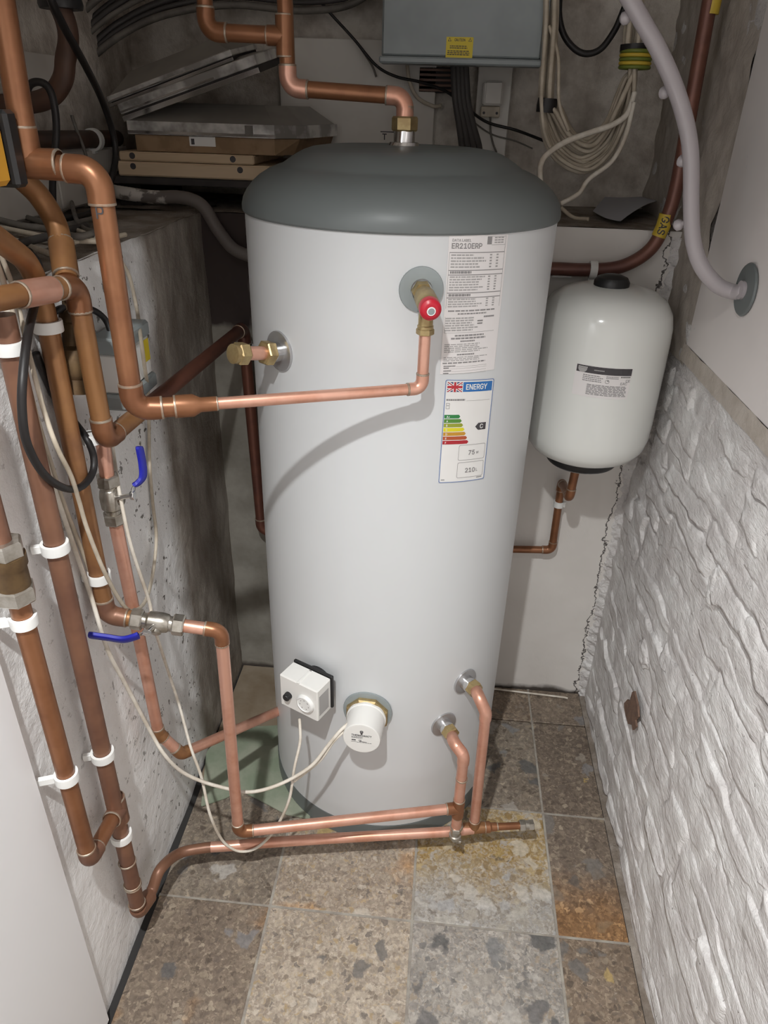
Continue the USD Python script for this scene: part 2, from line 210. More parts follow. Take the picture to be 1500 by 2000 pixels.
# ---------------------------------------------------------------- helpers
taken = {}
def numbered(parent, name):
    k = (parent, name); i = taken.get(k, -1) + 1; taken[k] = i
    return name if i == 0 else '%s_%03d' % (name, i)
ORG = {}
def thing(name, label, cat, loc=(0, 0, 0), group=None, kind=None):
    path = '/World/' + numbered('/World', name)
    x = UsdGeom.Xform.Define(stage, path); x.AddTranslateOp().Set(Gf.Vec3d(*map(float, loc)))
    p = x.GetPrim(); ORG[path] = np.array(loc, float)
    if label: p.SetCustomDataByKey('label', label)
    if cat: p.SetCustomDataByKey('category', cat)
    if group: p.SetCustomDataByKey('group', group)
    if kind: p.SetCustomDataByKey('kind', kind)
    return path
def part(parent, name, mesh, mat, smooth=35, label=None, kind=None):
    """a mesh given in world coordinates, defined below parent (thing or part)"""
    if isinstance(mesh, (list, tuple)): mesh = trimesh.util.concatenate(mesh)
    path = parent + '/' + numbered(parent, name)
    o = ORG[parent]; ORG[path] = o
    mesh = mesh.copy(); mesh.vertices = mesh.vertices - o
    pr = usdkit.mesh(stage, path, mesh, M[mat], smooth=smooth).GetPrim()
    if label: pr.SetCustomDataByKey('label', label)
    if kind: pr.SetCustomDataByKey('kind', kind)
    return path
def single(name, mesh, mat, label=None, cat=None, group=None, kind=None, smooth=35):
    if isinstance(mesh, (list, tuple)): mesh = trimesh.util.concatenate(mesh)
    path = '/World/' + numbered('/World', name)
    lo, hi = mesh.bounds; loc = np.array([(lo[0] + hi[0]) / 2, (lo[1] + hi[1]) / 2, lo[2]])
    mesh = mesh.copy(); mesh.vertices = mesh.vertices - loc
    m = usdkit.mesh(stage, path, mesh, M[mat], smooth=smooth)
    UsdGeom.Xformable(m).AddTranslateOp().Set(Gf.Vec3d(*loc.tolist())); p = m.GetPrim(); ORG[path] = loc
    for k, v in (('label', label), ('category', cat), ('group', group), ('kind', kind)):
        if v: p.SetCustomDataByKey(k, v)
    return path

A = lambda *p: np.array(p, float)
def unit(v): v = np.asarray(v, float); return v / np.linalg.norm(v)
def bx(lo, hi, bevel=0.0):
    lo, hi = np.array(lo, float), np.array(hi, float); lo, hi = np.minimum(lo, hi), np.maximum(lo, hi)
    if bevel <= 0:
        return trimesh.creation.box(bounds=[lo, hi])
    b = min(bevel, *((hi - lo) / 2.01)); pts = []
    for ax in range(3):
        l, h = lo + b, hi - b; l[ax], h[ax] = lo[ax], hi[ax]
        pts += [[x, y, z] for x in (l[0], h[0]) for y in (l[1], h[1]) for z in (l[2], h[2])]
    return trimesh.convex.convex_hull(np.array(pts))
def frame_of(d):
    d = unit(d); u = np.cross(d, [0, 0, 1.0])
    if np.linalg.norm(u) < 1e-3: u = np.cross(d, [0, 1.0, 0])
    u = unit(u); return u, np.cross(d, u), d
def tube(pts, r, n=14, cap=True):
    pts = np.asarray(pts, float); keep = [0] + [i for i in range(1, len(pts)) if np.linalg.norm(pts[i] - pts[i - 1]) > 1e-6]; pts = pts[keep]
    t = np.zeros_like(pts); t[1:-1] = pts[2:] - pts[:-2]; t[0] = pts[1] - pts[0]; t[-1] = pts[-1] - pts[-2]
    t /= np.maximum(np.linalg.norm(t, axis=1, keepdims=True), 1e-9)
    u, _, _ = frame_of(t[0]); rs = np.broadcast_to(np.asarray(r, float), (len(pts),)); ang = np.linspace(0, 2 * np.pi, n, endpoint=False); V = []
    for i in range(len(pts)):
        u = u - t[i] * (u @ t[i]); u = unit(u); w = np.cross(t[i], u)
        V.append(pts[i] + rs[i] * (np.cos(ang)[:, None] * u + np.sin(ang)[:, None] * w))
    V = np.vstack(V); F = []
    for i in range(len(pts) - 1):
        a = i * n + np.arange(n); b = i * n + (np.arange(n) + 1) % n
        F += [np.stack([a, b, b + n], 1), np.stack([a, b + n, a + n], 1)]
    if cap:
        k = len(V); V = np.vstack([V, pts[0], pts[-1]]); a = np.arange(n); b = (a + 1) % n; e = (len(pts) - 1) * n
        F += [np.stack([b, a, np.full(n, k)], 1), np.stack([a + e, b + e, np.full(n, k + 1)], 1)]
    return trimesh.Trimesh(V, np.vstack(F), process=False)
def spline(pts, n=12):
    """Catmull-Rom through the points"""
    p = np.asarray(pts, float); p = np.vstack([2 * p[0] - p[1], p, 2 * p[-1] - p[-2]]); out = []
    for i in range(1, len(p) - 2):
        t = np.linspace(0, 1, n, endpoint=False)[:, None]; a, b, c, d = p[i - 1], p[i], p[i + 1], p[i + 2]
        out.append(0.5 * (2 * b + (c - a) * t + (2 * a - 5 * b + 4 * c - d) * t ** 2 + (3 * b - a - 3 * c + d) * t ** 3))
    return np.vstack(out + [p[-2:-1]])
def lathe(profile, o=(0, 0, 0), d=(0, 0, 1), n=40, phase=0.0):
    """profile: (radius, height) pairs along d from o"""
    u, w, d = frame_of(d); o = np.asarray(o, float); ang = np.linspace(0, 2 * np.pi, n, endpoint=False) + phase; V, F = [], []
    for r, h in profile: V.append(o + d * h + max(r, 1e-5) * (np.cos(ang)[:, None] * u + np.sin(ang)[:, None] * w))
    V = np.vstack(V)
    for i in range(len(profile) - 1):
        a = i * n + np.arange(n); b = i * n + (np.arange(n) + 1) % n
        F += [np.stack([a, b, b + n], 1), np.stack([a, b + n, a + n], 1)]
    m = trimesh.Trimesh(V, np.vstack(F), process=False); return m
def hexnut(o, d, r, h):
    return lathe([(0, 0), (r * 0.9, 0), (r, h * 0.12), (r, h * 0.88), (r * 0.9, h), (0, h)], o, d, 6)
def rod(a, b, r, n=16): return tube([a, b], r, n)
def fillet(P, R):
    """polyline with rounded corners; returns the dense points"""
    P = [np.asarray(p, float) for p in P]; out = [P[0]]
    for i in range(1, len(P) - 1):
        pts = arc(P[i - 1], P[i], P[i + 1], R[i] if isinstance(R, dict) else R); out += list(pts)
    out.append(P[-1]); return np.array(out)
def arc(a, b, c, R, n=9):
    d1, d2 = unit(a - b), unit(c - b); th = math.acos(np.clip(d1 @ d2, -1, 1))
    t = R / math.tan(th / 2); t = min(t, 0.49 * np.linalg.norm(a - b), 0.49 * np.linalg.norm(c - b)); Rr = t * math.tan(th / 2)
    ctr = b + unit(d1 + d2) * (Rr / math.sin(th / 2)); s, e = b + d1 * t - ctr, b + d2 * t - ctr; om = math.acos(np.clip(unit(s) @ unit(e), -1, 1))
    return [ctr + (math.sin((1 - k) * om) * s + math.sin(k * om) * e) / math.sin(om) for k in np.linspace(0, 1, n)]
def patch_extrude(poly, depth):
    gs = getattr(poly, 'geoms', [poly]); return trimesh.util.concatenate([trimesh.creation.extrude_polygon(g, depth, engine='earcut') for g in gs])
def rect2(x0, y0, x1, y1, d=0.0002): return patch_extrude(sbox(min(x0, x1), min(y0, y1), max(x0, x1), max(y0, y1)), d)
def text2(s, x, y, h, d=0.0003, bold=False, centre=False, width=None):
    m = meshkit.text_mesh(s, h, d, bold)
    if width: m.apply_scale([width / (m.bounds[1][0] - m.bounds[0][0]), 1, 1])
    if centre: x = x - (m.bounds[0][0] + m.bounds[1][0]) / 2
    m.apply_translation([x, y, 0]); return m
def flatmap(mesh, o, u, v, lift=0.0):
    """lays a mesh drawn in x,y on the plane through o with axes u, v"""
    u, v = unit(u), unit(v); w = np.cross(u, v); m = mesh.copy(); p = m.vertices
    m.vertices = np.asarray(o) + p[:, :1] * u + p[:, 1:2] * v + (p[:, 2:] + lift) * w; return m
def text_rows(x0, x1, y0, y1, rows, seed, h=0.45, fill=0.75):
    r = random.Random(seed); out = []; step = (y0 - y1) / rows
    for i in range(rows):
        x = x0; end = x0 + (x1 - x0) * (fill + (1 - fill) * r.random()); y = y0 - i * step
        while x < end:
            w = min(end - x, (x1 - x0) * r.uniform(0.05, 0.14)); out.append(rect2(x, y - step * h, x + w, y)); x += w + (x1 - x0) * 0.02
    return out

# pipes -----------------------------------------------------------
def joint(root, p, d, r, mat='solder'):
    d = unit(d); p = np.asarray(p, float)
    part(root, 'solder_joint', lathe([(r * 1.02, -0.0020), (r * 1.14, -0.0014), (r * 1.165, 0.0), (r * 1.14, 0.0014), (r * 1.02, 0.0020)], p, d, 18), mat)
def run(root, pts, r, mat, bends=(), emat=None, Rf=1.55, joints=True):
    """a soldered copper run: straight sections, bought elbows at the corners, drawn bends where listed"""
    pts = [np.asarray(p, float) for p in pts]; emat = emat or mat; seg = [pts[0]]; n = len(pts)
    for i in range(1, n - 1):
        if i in bends:
            seg += arc(pts[i - 1], pts[i], pts[i + 1], bends[i] if isinstance(bends, dict) else r * 5, 14); continue
        a = arc(pts[i - 1], pts[i], pts[i + 1], r * Rf); d1, d2 = unit(pts[i - 1] - pts[i]), unit(pts[i + 1] - pts[i])
        s, e = a[0] + d1 * r * 1.05, a[-1] + d2 * r * 1.05
        part(root, 'pipe_section', tube(seg + [a[0] + d1 * r * 0.1], r, 18), mat); seg = [a[-1] + d2 * r * 0.1]
        part(root, 'elbow', tube([s] + list(a) + [e], r * 1.14, 18), emat)
        if joints: joint(root, s, d1, r); joint(root, e, d2, r)
    part(root, 'pipe_section', tube(seg + [pts[-1]], r, 18), mat)
def tee(root, p, d1, d2, r, mat, l=2.4):
    p = np.asarray(p, float); d1, d2 = unit(d1), unit(d2)
    part(root, 'tee', [tube([p - d1 * r * l, p + d1 * r * l], r * 1.15, 18), tube([p, p + d2 * r * l], r * 1.15, 18)], mat)
    for a, d in ((p - d1 * r * l, d1), (p + d1 * r * l, d1), (p + d2 * r * l, d2)): joint(root, a, d, r)
def socket(root, p, d, r, l, mat):
    p = np.asarray(p, float); d = unit(d); part(root, 'coupling', tube([p - d * l / 2, p + d * l / 2], r * 1.15, 18), mat); joint(root, p - d * l / 2, d, r); joint(root, p + d * l / 2, d, r)
def clip(p, d, r, wall_dir, dist, label, mat='clip_white'):
    """a hinged pipe clip on the pipe at p (axis d), its stem running to the wall"""
    p = np.asarray(p, float); d = unit(d); w = unit(np.asarray(wall_dir, float) - d * (d @ unit(wall_dir))); u = np.cross(d, w)
    root = thing('pipe_clip', label, 'pipe clip', p + w * dist)
    ro, ri, hw = r * 1.32, r * 1.02, 0.0075; ang = np.linspace(0, 2 * np.pi, 28)
    ring = lathe([(ri, -hw), (ro, -hw), (ro * 1.02, -hw * 0.8), (ro * 1.02, hw * 0.8), (ro, hw), (ri, hw)], p, d, 28); part(root, 'ring', ring, mat)
    if dist - ro > 0.001:
        a, b = p + w * ro * 0.9, p + w * (dist - 0.0005); m = bx((-0.004, -hw * 0.8, 0), (0.004, hw * 0.8, np.linalg.norm(b - a)), 0.001); m.vertices = a + m.vertices[:, :1] * u + m.vertices[:, 1:2] * d + m.vertices[:, 2:] * w; part(root, 'stem', m, mat)
    c = p - u * ro * 1.02; m = bx((-0.004, -hw * 1.02, -0.003), (0.0015, hw * 1.02, 0.003), 0.0008); m.vertices = c + m.vertices[:, :1] * u + m.vertices[:, 1:2] * d + m.vertices[:, 2:] * w; part(root, 'hinge', m, mat)
    return root
def cable(name, pts, r, mat, label, cat='cable', group=None, n=10, sm=10):
    return single(name, tube(spline(pts, sm), r, n), mat, label, cat, group, smooth=True)

# ---------------------------------------------------------------- the setting
LX, BY, RX, LZ = -0.541, 1.628, 0.481, 1.275
def rough_box_grid(o, u, v, nu, nv, amp, seed, freq=8.0):
    """a sheet from o spanned by u, v, bulged along w by noise"""
    o, u, v = np.asarray(o, float), np.asarray(u, float), np.asarray(v, float); w = unit(np.cross(u, v))
    a, b = np.meshgrid(np.linspace(0, 1, nu), np.linspace(0, 1, nv), indexing='ij'); p = o + a[..., None] * u + b[..., None] * v
    h = (meshkit.fbm(p * freq, 4, seed) - 0.5) * 2 * amp; p = (p + h[..., None] * w).reshape(-1, 3); i = np.arange(nu * nv).reshape(nu, nv)
    f = np.stack([i[:-1, :-1], i[1:, :-1], i[1:, 1:], i[:-1, 1:]], -1).reshape(-1, 4); m = trimesh.Trimesh(p, np.vstack([f[:, [0, 1, 2]], f[:, [0, 2, 3]]]), process=False)
    if (m.face_normals @ w).sum() < 0: m.invert()
    return m

fl = thing('floor', None, None, (0, 0.5, 0), kind='structure')
part(fl, 'slab', bx((-0.62, -1.3, -0.06), (0.56, 1.66, -0.008)), 'gap_dark')
xs = [-0.5265, -0.2855, 0.0165, 0.3170, 0.4650]; ys = [-0.60, -0.30, 0.0, 0.298, 0.598, 0.897, 1.196, 1.4945, 1.626]
TILE = {(0, 4): 'tile_brown', (0, 5): 'tile_slate', (1, 4): 'tile_beige', (1, 5): 'tile_rose', (2, 4): 'tile_grey', (2, 5): 'tile_gold', (2, 6): 'tile_slate', (2, 7): 'tile_umber',
        (3, 4): 'tile_umber', (3, 5): 'tile_ochre', (3, 6): 'tile_dark', (3, 7): 'tile_brown'}
alts = ['tile_brown', 'tile_beige', 'tile_grey', 'tile_umber']
GR = 0.0022
for i in range(4):
    for j in range(8):
        if (i < 2 and j >= 6): continue
        m = bx((xs[i] + GR, ys[j] + GR, -0.010), (xs[i + 1] - GR, ys[j + 1] - GR, rng.uniform(-0.0006, 0.0006)), 0.0012)
        part(fl, 'tile', m, TILE.get((i, j), alts[(i + j) % 4]), smooth=False)
part(fl, 'grout', [bx((xs[i] - 0.004, -0.6, -0.009), (xs[i] + 0.004, 1.626, -0.0009)) for i in (1, 2, 3)] + [bx((xs[0], y - 0.004, -0.0085), (xs[4], y + 0.004, -0.0013)) for y in ys[1:7]], 'grout', smooth=False)
part(fl, 'mortar_strip', rough_box_grid((0.4645, -0.5, -0.004), (0.022, 0, 0.006), (0, 2.12, 0), 5, 200, 0.004, 5, 30), 'ledge_concrete', smooth=True)
part(fl, 'concrete', rough_box_grid((-0.535, 1.195, 0.0015), (0.56, 0, 0), (0, 0.43, 0), 60, 44, 0.0015, 3, 20), 'concrete_floor', smooth=True)
gp = Polygon([(-0.5037, 1.1226), (-0.5417, 1.2852), (-0.5042, 1.3700), (-0.3758, 1.3943), (-0.2741, 1.2655), (-0.2413, 1.1160), (-0.2968, 1.1212), (-0.3740, 1.1566), (-0.4239, 1.1767), (-0.4550, 1.1504)]).buffer(0.01).buffer(-0.008)
gm = patch_extrude(gp, 0.003); gm.apply_translation((0, 0, 0.0022)); part(fl, 'paint_patch', gm, 'green_paint', label='greenish painted patch of floor')

wl = thing('wall_left', None, None, (LX, 0.5, 0), kind='structure')
part(wl, 'face', rough_box_grid((LX, -1.2, -0.01), (0, 2.84, 0), (0, 0, LZ + 0.010), 190, 90, 0.005, 11, 9), 'left_wall', smooth=True)
part(wl, 'ledge', rough_box_grid((-0.83, -1.2, LZ), (0.293, 0, 0), (0, 3.3, 0), 30, 150, 0.009, 12, 14), 'ledge_concrete', smooth=True)
part(wl, 'core', bx((-0.845, -1.25, -0.05), (LX - 0.007, 2.06, LZ - 0.013)), 'ledge_concrete')
wb = thing('wall_back', None, None, (0, BY, 0), kind='structure')
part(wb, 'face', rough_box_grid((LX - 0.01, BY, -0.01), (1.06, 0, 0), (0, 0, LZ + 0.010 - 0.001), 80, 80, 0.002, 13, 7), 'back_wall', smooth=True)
part(wb, 'ledge', rough_box_grid((-0.83, BY - 0.004, LZ), (1.33, 0, 0), (0, 0.4, 0), 90, 40, 0.004, 14, 14), 'ledge_concrete', smooth=True)
part(wb, 'core', bx((LX - 0.006, BY + 0.004, -0.05), (0.52, 2.06, LZ - 0.006)), 'ledge_concrete')
ub = thing('wall_back_upper', None, None, (0, 2.0, LZ), kind='structure')
part(ub, 'face', rough_box_grid((-0.85, 2.0, LZ - 0.02), (1.36, 0, 0), (0, 0, 1.1), 100, 80, 0.010, 15, 10), 'painted_brick', smooth=True)
ul = thing('wall_left_upper', None, None, (-0.80, 0.5, LZ), kind='structure')
part(ul, 'face', rough_box_grid((-0.80, -1.2, LZ - 0.02), (0, 3.25, 0), (0, 0, 1.1), 160, 80, 0.012, 16, 9), 'painted_brick', smooth=True)
wr = thing('wall_right', None, None, (RX, 0.5, 0), kind='structure')
part(wr, 'base', rough_box_grid((RX - 0.0015, -1.2, -0.01), (0, 3.25, 0), (0, 0, 2.36), 420, 300, 0.0085, 17, 17), 'stone_paint', smooth=True)
part(wr, 'plaster_panel', bx((0.4745, -1.2, 1.088), (0.52, 1.440, 2.3), 0.004), 'plaster_smooth')
part(wr, 'plaster_edge', rough_box_grid((0.4735, -1.2, 1.058), (0, 2.655, 0), (0, 0, 0.034), 200, 6, 0.003, 18, 30), 'plaster_edge', smooth=True)
part(wr, 'rough_plaster', rough_box_grid((0.473, 1.435, 1.05), (0, 0.60, 0), (0.004, 0, 1.25), 60, 110, 0.012, 19, 16), 'plaster_edge', smooth=True)

def stone(y0, y1, z0, z1, D, seed, slope):
    r = np.random.default_rng(seed); nu, nv = max(9, int((y1 - y0) / 0.008)), max(9, int((z1 - z0) / 0.0055))
    a, b = np.meshgrid(np.linspace(-1, 1, nu), np.linspace(-1, 1, nv), indexing='ij')
    y = (y0 + y1) / 2 + a * (y1 - y0) / 2; z = (z0 + z1) / 2 + b * (z1 - z0) / 2 + slope * a * (y1 - y0) / 2
    q = np.stack([np.zeros_like(y), y, z], -1); q2 = q * [1, 9, 30]
    y = y + (meshkit.fbm(q * 18, 4, seed % 91) - 0.5) * 0.050; z = z + (meshkit.fbm(q * 15 + 7, 4, seed % 83) - 0.5) * 0.042
    e = (1 - np.abs(a) ** 14) * (1 - np.abs(b) ** 11); tilt = r.uniform(-0.6, 0.75) * -b + r.uniform(-0.35, 0.35) * a
    h = e * (D * (1 + tilt) + (meshkit.fbm(q2, 3, seed % 71) - 0.5) * 0.004 + (meshkit.fbm(q * 40, 3, seed % 67) - 0.5) * 0.004) - 0.0055 * (1 - e)
    p = np.stack([RX - h, y, z], -1).reshape(-1, 3); i = np.arange(nu * nv).reshape(nu, nv)
    f = np.stack([i[:-1, :-1], i[:-1, 1:], i[1:, 1:], i[1:, :-1]], -1).reshape(-1, 4); m = trimesh.Trimesh(p, np.vstack([f[:, [0, 1, 2]], f[:, [0, 2, 3]]]), process=False)
    if m.face_normals[:, 0].sum() > 0: m.invert()
    return m
z, sd = 0.012, 100
while z < 1.03:
    hgt = rng.choice((0.030, 0.040, 0.050, 0.062, 0.080)) * rng.uniform(0.9, 1.1); hgt = min(hgt, 1.052 - z); y = 0.05 + rng.uniform(-0.1, 0.05)
    while y < 1.55:
        ln = rng.uniform(0.10, 0.40); ln = min(ln, 1.612 - y)
        if ln > 0.05:
            sd += 1; part(wr, 'stone', stone(y + 0.002, y + ln - 0.002, z - 0.002, z + hgt + 0.002, rng.uniform(0.002, 0.0085), sd, rng.uniform(-0.05, 0.05)), 'stone_paint', smooth=50)
        y += ln
    z += hgt
def lump(c, r, s, seed):
    m = trimesh.creation.icosphere(3, 1.0); m.vertices = m.vertices * (1 + (meshkit.fbm(m.vertices * 2.2 + seed, 4, seed) - 0.5)[:, None] * 0.9) * np.array(s) * r + np.array(c); return m
part(wr, 'mortar_lump', lump((0.482, 1.03, 0.80), 0.030, (0.42, 0.9, 1.5), 3), 'stone_paint', smooth=True)
part(wr, 'mortar_lump', lump((0.478, 1.25, 0.47), 0.030, (0.35, 1.2, 0.9), 5), 'stone_paint', smooth=True)
bp = [(0.4665, 1.2556, 0.3180), (0.4665, 1.2410, 0.3445), (0.4665, 1.2264, 0.3524), (0.4665, 1.2257, 0.3803), (0.4665, 1.2159, 0.3924), (0.4665, 1.1753, 0.3870), (0.4665, 1.1585, 0.3741), (0.4665, 1.1698, 0.3538), (0.4665, 1.1553, 0.3491), (0.4665, 1.1687, 0.3247), (0.4665, 1.1813, 0.3270), (0.4665, 1.2020, 0.3089), (0.4665, 1.2239, 0.3086), (0.4665, 1.2418, 0.3096)]
bm = patch_extrude(Polygon([(p[1], p[2]) for p in bp]), 0.004); v = bm.vertices.copy(); bm.vertices = np.stack([0.4665 - v[:, 2], v[:, 0], v[:, 1]], 1); bm.invert(); part(wr, 'exposed_brick', bm, 'exposed_brick', label='bare brown brick showing through a flaked patch of paint')
# ragged mortar down the corner between the back and the right wall
cv = rough_box_grid((0.455, 1.631, -0.006), (0.030, -0.018, 0), (0, 0, 1.268), 24, 620, 0.010, 23, 55); part(wr, 'corner_mortar', cv, 'stone_paint', smooth=True)
ce = thing('ceiling', None, None, (0, 0.5, 2.3), kind='structure'); part(ce, 'boards', bx((-0.86, -1.25, 2.3), (0.6, 2.05, 2.34)), 'ceiling_paint')
# the white board at the lower left
wp = single('trim_1', bx((LX - 0.004, -0.6, 0.004), (-0.5275, 0.652, 2.0), 0.003), 'panel_white', kind='structure')
dl = thing('ceiling_downlight', 'round recessed ceiling downlight with a white rim above the viewer', 'lamp', (LAMP[0], LAMP[1], 2.235))
part(dl, 'rim', lathe([(0.048, 0.065), (0.046, 0.055), (0.040, 0.055), (0.038, 0.064)], (LAMP[0], LAMP[1], 2.235), n=32), 'white_plastic', smooth=True)

# ---------------------------------------------------------------- hot water cylinder
CX, CY, CR = -0.089, 1.345, 0.268
def onc(az, z, r=CR): a = math.radians(az); return A(CX + r * math.sin(a), CY - r * math.cos(a), z)
def rad(az): a = math.radians(az); return A(math.sin(a), -math.cos(a), 0)
def wrap(mesh, az0, z0, shear=0.0, lift=0.0004, c=(CX, CY), R=CR, seg=0.012):
    v, f = trimesh.remesh.subdivide_to_size(mesh.vertices, mesh.faces, seg, max_iter=12); az = math.radians(az0) + v[:, 0] / R; r = R + lift + v[:, 2]
    return trimesh.Trimesh(np.stack([c[0] + r * np.sin(az), c[1] - r * np.cos(az), z0 + v[:, 1] + shear * v[:, 0]], 1), f, process=False)
hw = thing('hot_water_cylinder', 'tall white hot water cylinder with a grey domed lid, on the stone tiles', 'water cylinder', (CX, CY, 0))
part(hw, 'body', lathe([(CR - 0.02, 0.05), (CR, 0.0502), (CR, 1.331), (CR - 0.02, 1.332)], (CX, CY, 0), n=128), 'white_enamel', smooth=30)
part(hw, 'base_ring', lathe([(0, 0.001), (CR + 0.001, 0.001), (CR + 0.002, 0.004), (CR + 0.002, 0.050), (CR + 0.0005, 0.053), (CR - 0.01, 0.053)], (CX, CY, 0), n=128), 'lid_grey', smooth=30)
part(hw, 'lid', lathe([(CR - 0.01, 1.324), (CR + 0.0022, 1.324), (CR + 0.004, 1.327), (CR + 0.0042, 1.334), (0.2695, 1.345), (0.2625, 1.357), (0.2530, 1.368), (0.2410, 1.378), (0.2260, 1.387), (0.2100, 1.3935), (0.2045, 1.3945), (0.1995, 1.3975), (0.190, 1.404), (0.178, 1.411), (0.166, 1.417), (0.152, 1.4215), (0.13, 1.4245), (0.0, 1.427)], (CX, CY, 0), n=128), 'lid_grey', smooth=28)
# data sheet
DA, DZ = 19.3, 1.324
dp = part(hw, 'data_label', wrap(rect2(-0.002, -0.205, 0.098, 0.001), DA, DZ, -0.03), 'paper_white', label='long white data label full of small print')
k = []; g = []
k += [text2('ER210ERP', 0.002, -0.0175, 0.0072, bold=True), rect2(0.060, -0.012, 0.068, -0.001), text2('DATA LABEL', 0.003, -0.008, 0.0036)]
for yy in (-0.0225, -0.0475, -0.054, -0.080, -0.087): k.append(rect2(0, yy, 0.094, yy - 0.0011))
g += [rect2(0, -0.0225, 0.0005, -0.103), rect2(0.0935, 0, 0.094, -0.103), rect2(0.068, -0.001, 0.094, -0.0015), rect2(0.068, -0.0125, 0.094, -0.013)]
for x in (0.073, 0.079, 0.085): g += text_rows(x, x + 0.005, -0.002, -0.012, 3, int(x * 1e4), 0.5, 0.9)
for (a, b, rows, sd, f) in ((-0.0255, -0.0465, 5, 1, 0.55), (-0.0565, -0.079, 6, 2, 0.75), (-0.089, -0.103, 4, 3, 0.7)):
    g += text_rows(0.003, 0.062, a, b, rows, sd, 0.5, f); g += text_rows(0.067, 0.071, a, b, rows, sd + 20, 0.5, 0.9); g += text_rows(0.079, 0.083, a, b, rows, sd + 30, 0.5, 0.9)
k += text_rows(0.003, 0.04, -0.0492, -0.054, 1, 4, 0.7, 0.9) + text_rows(0.003, 0.04, -0.082, -0.087, 1, 5, 0.7, 0.9)
k += text_rows(0.004, 0.086, -0.106, -0.110, 1, 6, 0.5, 0.95) + text_rows(0.020, 0.072, -0.1105, -0.1145, 1, 7, 0.5, 0.95)
g += text_rows(0.001, 0.070, -0.117, -0.139, 6, 8, 0.55, 0.6); k += text_rows(0.066, 0.086, -0.116, -0.120, 1, 9, 0.6, 0.95) + text_rows(0.055, 0.065, -0.122, -0.130, 2, 19, 0.55, 0.9)
g += [rect2(0, -0.1155, 0.0005, -0.140), rect2(0, -0.140, 0.088, -0.1405)]
k += text_rows(0.018, 0.070, -0.1435, -0.1475, 1, 10, 0.6, 0.95) + text_rows(0.012, 0.074, -0.1478, -0.152, 1, 11, 0.6, 0.95) + text_rows(0.028, 0.054, -0.1525, -0.156, 1, 12, 0.6, 0.95)
g += text_rows(0.002, 0.080, -0.1575, -0.172, 5, 13, 0.5, 0.7); k += text_rows(0.024, 0.056, -0.1735, -0.177, 1, 14, 0.6, 0.95); g += text_rows(0.002, 0.080, -0.178, -0.1855, 3, 15, 0.5, 0.75)
k += text_rows(0.001, 0.079, -0.1865, -0.190, 1, 16, 0.6, 0.95)
for i, (yy, w) in enumerate(((-0.1915, 0.020), (-0.1945, 0.009), (-0.1990, 0.013), (-0.2030, 0.009))): k += text_rows(0.003, 0.003 + w, yy, yy - 0.0032, 1, 40 + i, 0.6, 0.98); g.append(rect2(0.004 + w, yy - 0.0022, 0.080, yy - 0.0025))
part(dp, 'print', wrap(trimesh.util.concatenate(k), DA, DZ, -0.03, 0.0007), 'ink_grey', smooth=False); part(dp, 'fine_print', wrap(trimesh.util.concatenate(g), DA, DZ, -0.03, 0.0007), 'ink_pale', smooth=False)
# energy label
EA, EZ, EW, EH, ES = 20.9, 1.1105, 0.0935, 0.184, -0.10
X = lambda u: u * EW
Y = lambda v: -v * EH
def er(u0, v0, u1, v1): return rect2(X(u0), Y(v0), X(u1), Y(v1))
rr = lambda u0, v0, u1, v1, q: sbox(X(u0), Y(v1), X(u1), Y(v0)).buffer(-q).buffer(q)
ew = lambda m, lift=0.0007: wrap(m, EA, EZ, ES, lift)
ep = part(hw, 'energy_label', ew(patch_extrude(rr(0, 0, 1, 1, 0.003), 0.0002), 0.0003), 'label_white', label='energy rating label with coloured arrows')
part(ep, 'border', ew(patch_extrude(rr(0.005, 0.003, 0.995, 0.997, 0.003).difference(rr(0.022, 0.011, 0.978, 0.989, 0.0025)), 0.0002)), 'border_blue', smooth=False)
part(ep, 'banner', ew(er(0.345, 0.024, 0.955, 0.112)), 'print_blue', smooth=False)
part(ep, 'banner_text', ew(text2('ENERGY', X(0.39), Y(0.092), EH * 0.048, bold=True, width=X(0.44)), 0.0010), 'label_white', smooth=False)
fx0, fx1, fy0, fy1 = X(0.045), X(0.325), Y(0.112), Y(0.024); fb = sbox(fx0, fy0, fx1, fy1); fc = ((fx0 + fx1) / 2, (fy0 + fy1) / 2)
dg = LineString([(fx0, fy0), (fx1, fy1)]), LineString([(fx0, fy1), (fx1, fy0)])
wht = dg[0].buffer(0.0022).union(dg[1].buffer(0.0022)).union(sbox(fc[0] - 0.0034, fy0, fc[0] + 0.0034, fy1)).union(sbox(fx0, fc[1] - 0.0034, fx1, fc[1] + 0.0034)).intersection(fb)
red = dg[0].buffer(0.0007).union(dg[1].buffer(0.0007)).union(sbox(fc[0] - 0.0019, fy0, fc[0] + 0.0019, fy1)).union(sbox(fx0, fc[1] - 0.0019, fx1, fc[1] + 0.0019)).intersection(fb)
part(ep, 'flag_field', ew(patch_extrude(fb, 0.0002)), 'print_navy', smooth=False); part(ep, 'flag_white', ew(patch_extrude(wht, 0.0002), 0.0010), 'label_white', smooth=False); part(ep, 'flag_red', ew(patch_extrude(red, 0.0002), 0.0013), 'print_red', smooth=False)
let = []
for i, (c, L) in enumerate(zip(['A+', 'A', 'B', 'C', 'D', 'E', 'F'], [0.335, 0.37, 0.405, 0.44, 0.475, 0.51, 0.545])):
    v0 = 0.325 + i * 0.0415; v1 = v0 + 0.034; vm = (v0 + v1) / 2
    part(ep, 'rating_arrow', ew(patch_extrude(Polygon([(X(0.03), Y(v1)), (X(L - 0.03), Y(v1)), (X(L), Y(vm)), (X(L - 0.03), Y(v0)), (X(0.03), Y(v0))]), 0.0002)), 'band_%d' % i, smooth=False)
    let.append(text2(c, X(0.07), Y(v1 - 0.007), EH * 0.018, bold=True))
